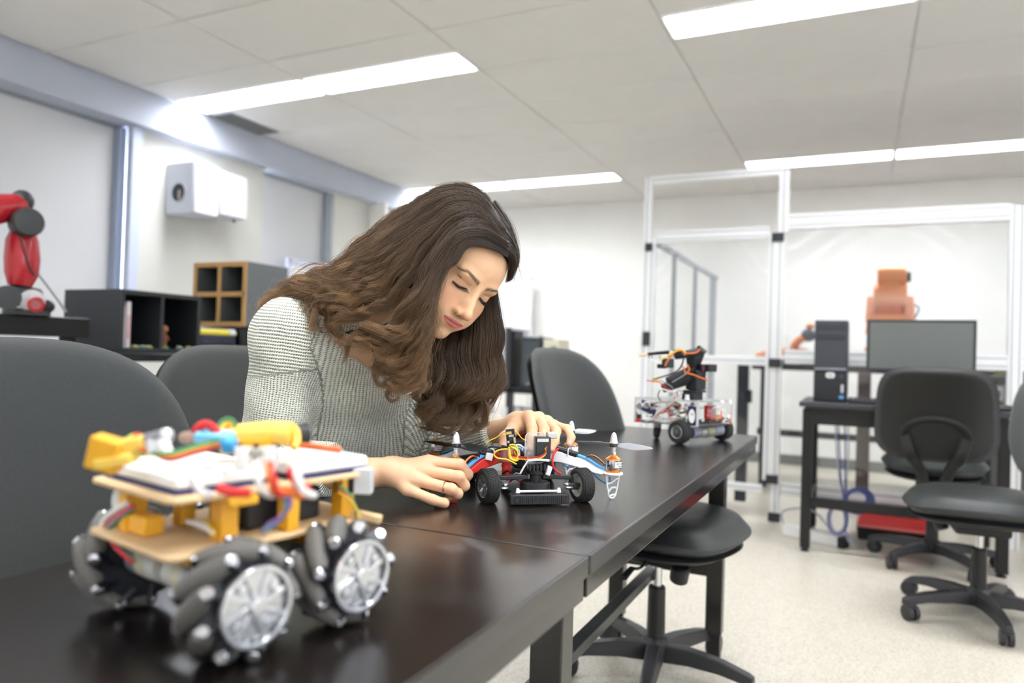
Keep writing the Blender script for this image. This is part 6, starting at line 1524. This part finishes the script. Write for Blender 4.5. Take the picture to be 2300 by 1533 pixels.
# ================================================================== HAIR
HROOT, HMID, HTIP = np.array(lin((56,46,40))), np.array(lin((96,77,59))), np.array(lin((156,121,84)))
def hair_mat():
    m = mat('brown_hair', (80,60,45), .30, spec=.65); nt = m.node_tree
    a = nt.nodes.new('ShaderNodeAttribute'); a.attribute_name = 'Col'; nt.links.new(a.outputs['Color'], nt.nodes['Principled BSDF'].inputs['Base Color']); return m
M_hair = hair_mat()
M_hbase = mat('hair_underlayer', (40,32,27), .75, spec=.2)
NT = 26
def resample(pts):
    S = np.array(spline([Wp(*p) for p in pts], 80)); L_ = np.r_[0, np.cumsum(np.linalg.norm(np.diff(S, axis=0), axis=1))]; t = np.linspace(0, L_[-1], NT)
    return np.stack([np.interp(t, L_, S[:, i]) for i in range(3)], 1), L_[-1]
SP, SC_, SF = [], [], []
def strands(guides, n, clumps, thick=.012, wave=.004, spread=.006, rad=.00036, tip=1.0, seed=1, tone=1.0, curl=0.0, t0=0.0, base=True, nrm_to=None, fly=.04, closedness=.75):
    rng = np.random.default_rng(seed); Gd = [resample(g) for g in guides]; Ls = [l for _, l in Gd]; Gd = np.array([g for g, _ in Gd]); m = len(Gd)
    def at(s):
        i = int(min(max(s, 0), m-1.0001)); f = s-i; f = f*f*(3-2*f) if m > 2 else f
        return Gd[i]*(1-f)+Gd[min(i+1, m-1)]*f if m > 1 else Gd[0]
    tt = np.linspace(0, 1, NT)
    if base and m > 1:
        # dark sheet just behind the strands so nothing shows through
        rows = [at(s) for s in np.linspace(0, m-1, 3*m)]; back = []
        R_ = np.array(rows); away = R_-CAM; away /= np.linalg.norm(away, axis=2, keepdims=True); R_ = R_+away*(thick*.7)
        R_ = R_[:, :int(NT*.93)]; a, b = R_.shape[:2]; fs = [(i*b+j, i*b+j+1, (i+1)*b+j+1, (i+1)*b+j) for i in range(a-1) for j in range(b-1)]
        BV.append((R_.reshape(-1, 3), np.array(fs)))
    cs = [rng.uniform(0, m-1) for _ in range(clumps)]; cph = np.array([1.1*c_ for c_ in cs])+rng.uniform(-.7, .7, clumps); coff = rng.uniform(-1, 1, (clumps, 3)); cfr = rng.uniform(.9, 1.12, clumps); ctone = rng.uniform(.62, 1.35, clumps)
    for k in range(n):
        c = rng.integers(clumps); s0 = cs[c]+rng.normal()*.5*(m/clumps if m > 1 else 0)*1.2; g = at(s0); gc = at(cs[c])
        cl_ = closedness*tt**1.2; P = g*(1-cl_[:, None])+gc*cl_[:, None]
        T = np.gradient(P, axis=0); T /= np.maximum(np.linalg.norm(T, axis=1, keepdims=True), 1e-9)
        V_ = CAM-P; V_ /= np.linalg.norm(V_, axis=1, keepdims=True); N1 = np.cross(T, V_); N1 /= np.maximum(np.linalg.norm(N1, axis=1, keepdims=True), 1e-9); N2 = np.cross(N1, T)
        Lg = np.mean(Ls); ph = cph[c]; wl = 2*PI*Lg/.085*cfr[c]
        amp = wave*np.clip((tt-.15)*1.8, 0, 1)*(1+.8*tt)
        o1, o2 = rng.normal()*spread, rng.uniform(-.2, 1)*thick
        env = .35+.65*np.sin(PI*np.clip(tt*.9+.08, 0, 1))**.7
        P = P+N1*(amp*np.sin(wl*tt+ph)+o1*env+coff[c, 0]*spread*1.0*env)[:, None]+N2*(amp*.9*np.cos(wl*tt+ph)+(o2-thick*.25+coff[c, 1]*thick*.35)*env)[:, None]
        if curl:
            ca = 2*PI*1.1*np.clip((tt-.72)/.28, 0, 1)**1.3; P = P+(N1*np.sin(ca)[:, None]+N2*(1-np.cos(ca))[:, None]*.7)*(curl*np.clip((tt-.72)/.28, 0, 1))[:, None]
        if rng.random() < fly: P = P+np.outer(tt**2, rng.normal(size=3)*.018)
        j = rng.normal(size=(4, 3))*.0010; P = P+np.stack([np.interp(tt, np.linspace(0, 1, 4), j[:, i]) for i in range(3)], 1)*tt[:, None]
        cut = rng.uniform(.80, 1.0); Q = np.stack([np.interp(tt*cut, tt, P[:, i]) for i in range(3)], 1)
        r = rad*(1-.75*tt**3)*rng.uniform(.7, 1.2); T = np.gradient(Q, axis=0); T /= np.maximum(np.linalg.norm(T, axis=1, keepdims=True), 1e-9)
        V_ = CAM-Q; N1 = np.cross(T, V_); N1 /= np.maximum(np.linalg.norm(N1, axis=1, keepdims=True), 1e-9); N2 = np.cross(N1, T)
        ring = np.stack([Q+(N1*math.cos(a)+N2*math.sin(a))*r[:, None] for a in (PI/2, PI/2+2.094, PI/2+4.189)], 1)
        SP.append(ring.reshape(-1, 3))
        u = np.clip(t0+tt*(tip-t0), 0, 1)[:, None]; col = np.where(u < .45, HROOT*(1-u/.45)+HMID*(u/.45), HMID*(1-(u-.45)/.55)+HTIP*((u-.45)/.55))
        col = col*ctone[c]*rng.uniform(.65, 1.5)*tone; SC_.append(np.repeat(col, 3, axis=0))
BV = []
# --- scalp cap: the cranium grown a little, cut back from the face
def cap_l(p):
    q = p.copy(); q[..., 0] = np.abs(q[..., 0])
    d = s_ell(q, (0, -.020, .036), (.0815, .0985, .0885)); d = smin(d, s_ell(q, (0, -.055, -.03), (.066, .062, .075)), .03)
    face = s_ell(p, (.004, .078, -.034), (.071, .075, .098)); return smax(d, -face, .006)
P, F = surface_nets(lambda p: cap_l(W2H(p)), HO-.15, HO+.15, .003)
mesh_np('hair_cap', P, F, M_hbase, woman)
# --- guides: (px, py, depth)
# A: crown swept back over the head and down the back to the shoulder
A_ = [
 [(1128, 520, 1.33), (1085, 440, 1.37), (1020, 418, 1.41), (940, 452, 1.42), (860, 505, 1.41), (800, 552, 1.41), (765, 590, 1.41), (700, 618, 1.43), (640, 640, 1.46), (606, 690, 1.49)],
 [(1130, 535, 1.32), (1085, 458, 1.34), (1020, 440, 1.36), (945, 480, 1.36), (870, 540, 1.36), (815, 585, 1.37), (765, 622, 1.38), (700, 640, 1.40), (650, 652, 1.42), (620, 700, 1.45)],
 [(1132, 548, 1.315), (1088, 478, 1.32), (1030, 462, 1.325), (965, 505, 1.325), (900, 565, 1.33), (850, 615, 1.34), (795, 652, 1.35), (745, 672, 1.36), (725, 705, 1.38), (750, 750, 1.385)],
 [(1134, 558, 1.31), (1092, 498, 1.305), (1040, 486, 1.30), (985, 530, 1.30), (935, 600, 1.305), (895, 660, 1.315), (840, 700, 1.325), (785, 715, 1.34), (750, 725, 1.355), (762, 775, 1.37)]]
strands(A_, 3300, 40, thick=.014, wave=.0055, spread=.0040, seed=1, curl=.012)
# B: right side mass over the ear, curving back along the neck
B_ = [
 [(1120, 500, 1.325), (1050, 490, 1.295), (985, 545, 1.285), (945, 620, 1.285), (915, 680, 1.29), (870, 725, 1.30), (820, 738, 1.32), (775, 745, 1.345), (770, 785, 1.36)],
 [(1130, 520, 1.32), (1062, 505, 1.29), (1000, 555, 1.278), (965, 630, 1.275), (940, 695, 1.28), (905, 745, 1.285), (860, 758, 1.30), (815, 762, 1.33), (790, 755, 1.345)],
 [(1134, 540, 1.315), (1070, 522, 1.285), (1010, 565, 1.275), (978, 640, 1.272), (958, 715, 1.275), (940, 775, 1.28), (912, 815, 1.285), (872, 838, 1.31), (850, 815, 1.33), (838, 845, 1.335)],
 [(1137, 552, 1.312), (1078, 520, 1.283), (1012, 540, 1.272), (968, 640, 1.270), (955, 730, 1.274), (945, 800, 1.28), (935, 850, 1.285), (905, 872, 1.29), (885, 860, 1.30), (878, 890, 1.305)],
 [(1139, 562, 1.312), (1085, 530, 1.285), (1030, 545, 1.272), (978, 620, 1.270), (958, 735, 1.275), (958, 800, 1.28), (945, 860, 1.29), (922, 905, 1.30)]]
strands(B_, 3500, 34, thick=.014, wave=.0065, spread=.0040, seed=2, curl=.011)
# C: near lock beside the cheek
C_ = [
 [(1139, 566, 1.312), (1095, 542, 1.290), (1048, 538, 1.276), (1020, 572, 1.270), (985, 600, 1.270), (966, 660, 1.272), (958, 730, 1.278), (950, 790, 1.285)],
 [(1140, 574, 1.313), (1100, 554, 1.292), (1052, 550, 1.282), (1024, 584, 1.276), (990, 606, 1.274), (972, 668, 1.276), (965, 735, 1.282), (950, 795, 1.290)]]
strands(C_, 560, 8, thick=.008, wave=.004, spread=.0026, seed=3, tip=.7, base=False)
# D: parting to the far side, a short dark sweep that ends by the far temple
D_ = [
 [(1110, 450, 1.36), (1140, 500, 1.365), (1158, 560, 1.38), (1158, 600, 1.39), (1140, 628, 1.40)],
 [(1128, 510, 1.33), (1150, 545, 1.345), (1160, 585, 1.37), (1150, 612, 1.385), (1138, 630, 1.39)],
 [(1138, 560, 1.315), (1150, 580, 1.335), (1152, 600, 1.355), (1144, 622, 1.375), (1134, 634, 1.385)]]
strands(D_, 700, 14, thick=.010, wave=.0012, spread=.003, seed=4, tip=.30, fly=.02)
# E: far side mass hanging beyond the face to the table
E_ = [
 [(1112, 655, 1.42), (1120, 720, 1.42), (1124, 790, 1.425), (1118, 850, 1.43), (1098, 900, 1.435), (1078, 935, 1.44), (1072, 962, 1.44)],
 [(1098, 670, 1.42), (1100, 740, 1.415), (1104, 810, 1.415), (1096, 870, 1.42), (1070, 915, 1.425), (1050, 950, 1.43), (1046, 975, 1.43)],
 [(1075, 690, 1.43), (1072, 760, 1.405), (1075, 830, 1.405), (1062, 890, 1.41), (1035, 935, 1.415), (1020, 965, 1.42), (1025, 980, 1.42)],
 [(1040, 730, 1.43), (1035, 790, 1.40), (1038, 850, 1.395), (1022, 905, 1.40), (995, 935, 1.41), (975, 955, 1.415), (985, 975, 1.415)],
 [(1000, 740, 1.41), (990, 800, 1.385), (985, 860, 1.38), (975, 905, 1.385), (955, 935, 1.40), (945, 960, 1.41)],
 [(965, 760, 1.39), (955, 810, 1.37), (950, 860, 1.37), (945, 900, 1.375), (950, 930, 1.385)]]
strands(E_, 3100, 40, thick=.020, wave=.0095, spread=.0048, seed=5, t0=.25, tip=.85, tone=.78, curl=.010)
# F: thick curl lying on the shoulder at the far left
F_ = [
 [(760, 600, 1.40), (700, 622, 1.41), (655, 640, 1.42), (622, 665, 1.44), (598, 700, 1.46), (592, 740, 1.48)],
 [(770, 630, 1.375), (712, 645, 1.385), (670, 648, 1.40), (640, 640, 1.42), (612, 660, 1.43), (606, 690, 1.44), (628, 700, 1.43)],
 [(790, 655, 1.36), (735, 668, 1.37), (700, 690, 1.375), (715, 730, 1.375), (735, 760, 1.375)]]
strands(F_, 700, 14, thick=.012, wave=.006, spread=.005, seed=6, t0=.5, curl=.016, fly=.10, tone=1.05)
# G: single loose curls
for k, (g, c) in enumerate((([(880, 760, 1.30), (855, 790, 1.31), (838, 830, 1.32), (848, 858, 1.32), (872, 862, 1.31), (885, 845, 1.305)], .006),
    ([(905, 800, 1.29), (888, 850, 1.30), (870, 880, 1.305), (884, 893, 1.305), (900, 870, 1.30)], .004), ([(800, 745, 1.34), (782, 770, 1.35), (772, 800, 1.36), (765, 815, 1.36)], .004),
    ([(745, 690, 1.37), (735, 720, 1.375), (755, 752, 1.375), (790, 765, 1.37)], .004), ([(950, 900, 1.38), (950, 935, 1.39), (975, 958, 1.40), (1010, 962, 1.40), (1020, 935, 1.40)], .006), ([(1060, 880, 1.41), (1090, 905, 1.41), (1088, 945, 1.42), (1060, 972, 1.42), (1030, 978, 1.42)], .006),
    ([(745, 600, 1.42), (700, 592, 1.43), (668, 612, 1.44), (662, 640, 1.45)], .002), ([(1118, 780, 1.43), (1130, 830, 1.43), (1118, 880, 1.44), (1085, 930, 1.44), (1078, 960, 1.44)], .004))):
    strands([g, [(a+c*400, b+4, d+.004) for a, b, d in g]], 70 if c > .003 else 10, 4, thick=.005, wave=.0015, spread=.0022, seed=20+k, t0=.45, tip=.95, base=False, fly=.1)
n = len(SP); V = np.concatenate(SP); Cc = np.concatenate(SC_)
base = np.array([(j*3+a, j*3+(a+1) % 3, (j+1)*3+(a+1) % 3, (j+1)*3+a) for j in range(NT-1) for a in range(3)])
Fh = (base[None]+(np.arange(n)*NT*3)[:, None, None]).reshape(-1, 4)
h_ = mesh_np('hair', V, Fh, M_hair, woman, Cc); h_['kind'] = 'stuff'; h_['label'] = 'long wavy brown hair with lighter ends'
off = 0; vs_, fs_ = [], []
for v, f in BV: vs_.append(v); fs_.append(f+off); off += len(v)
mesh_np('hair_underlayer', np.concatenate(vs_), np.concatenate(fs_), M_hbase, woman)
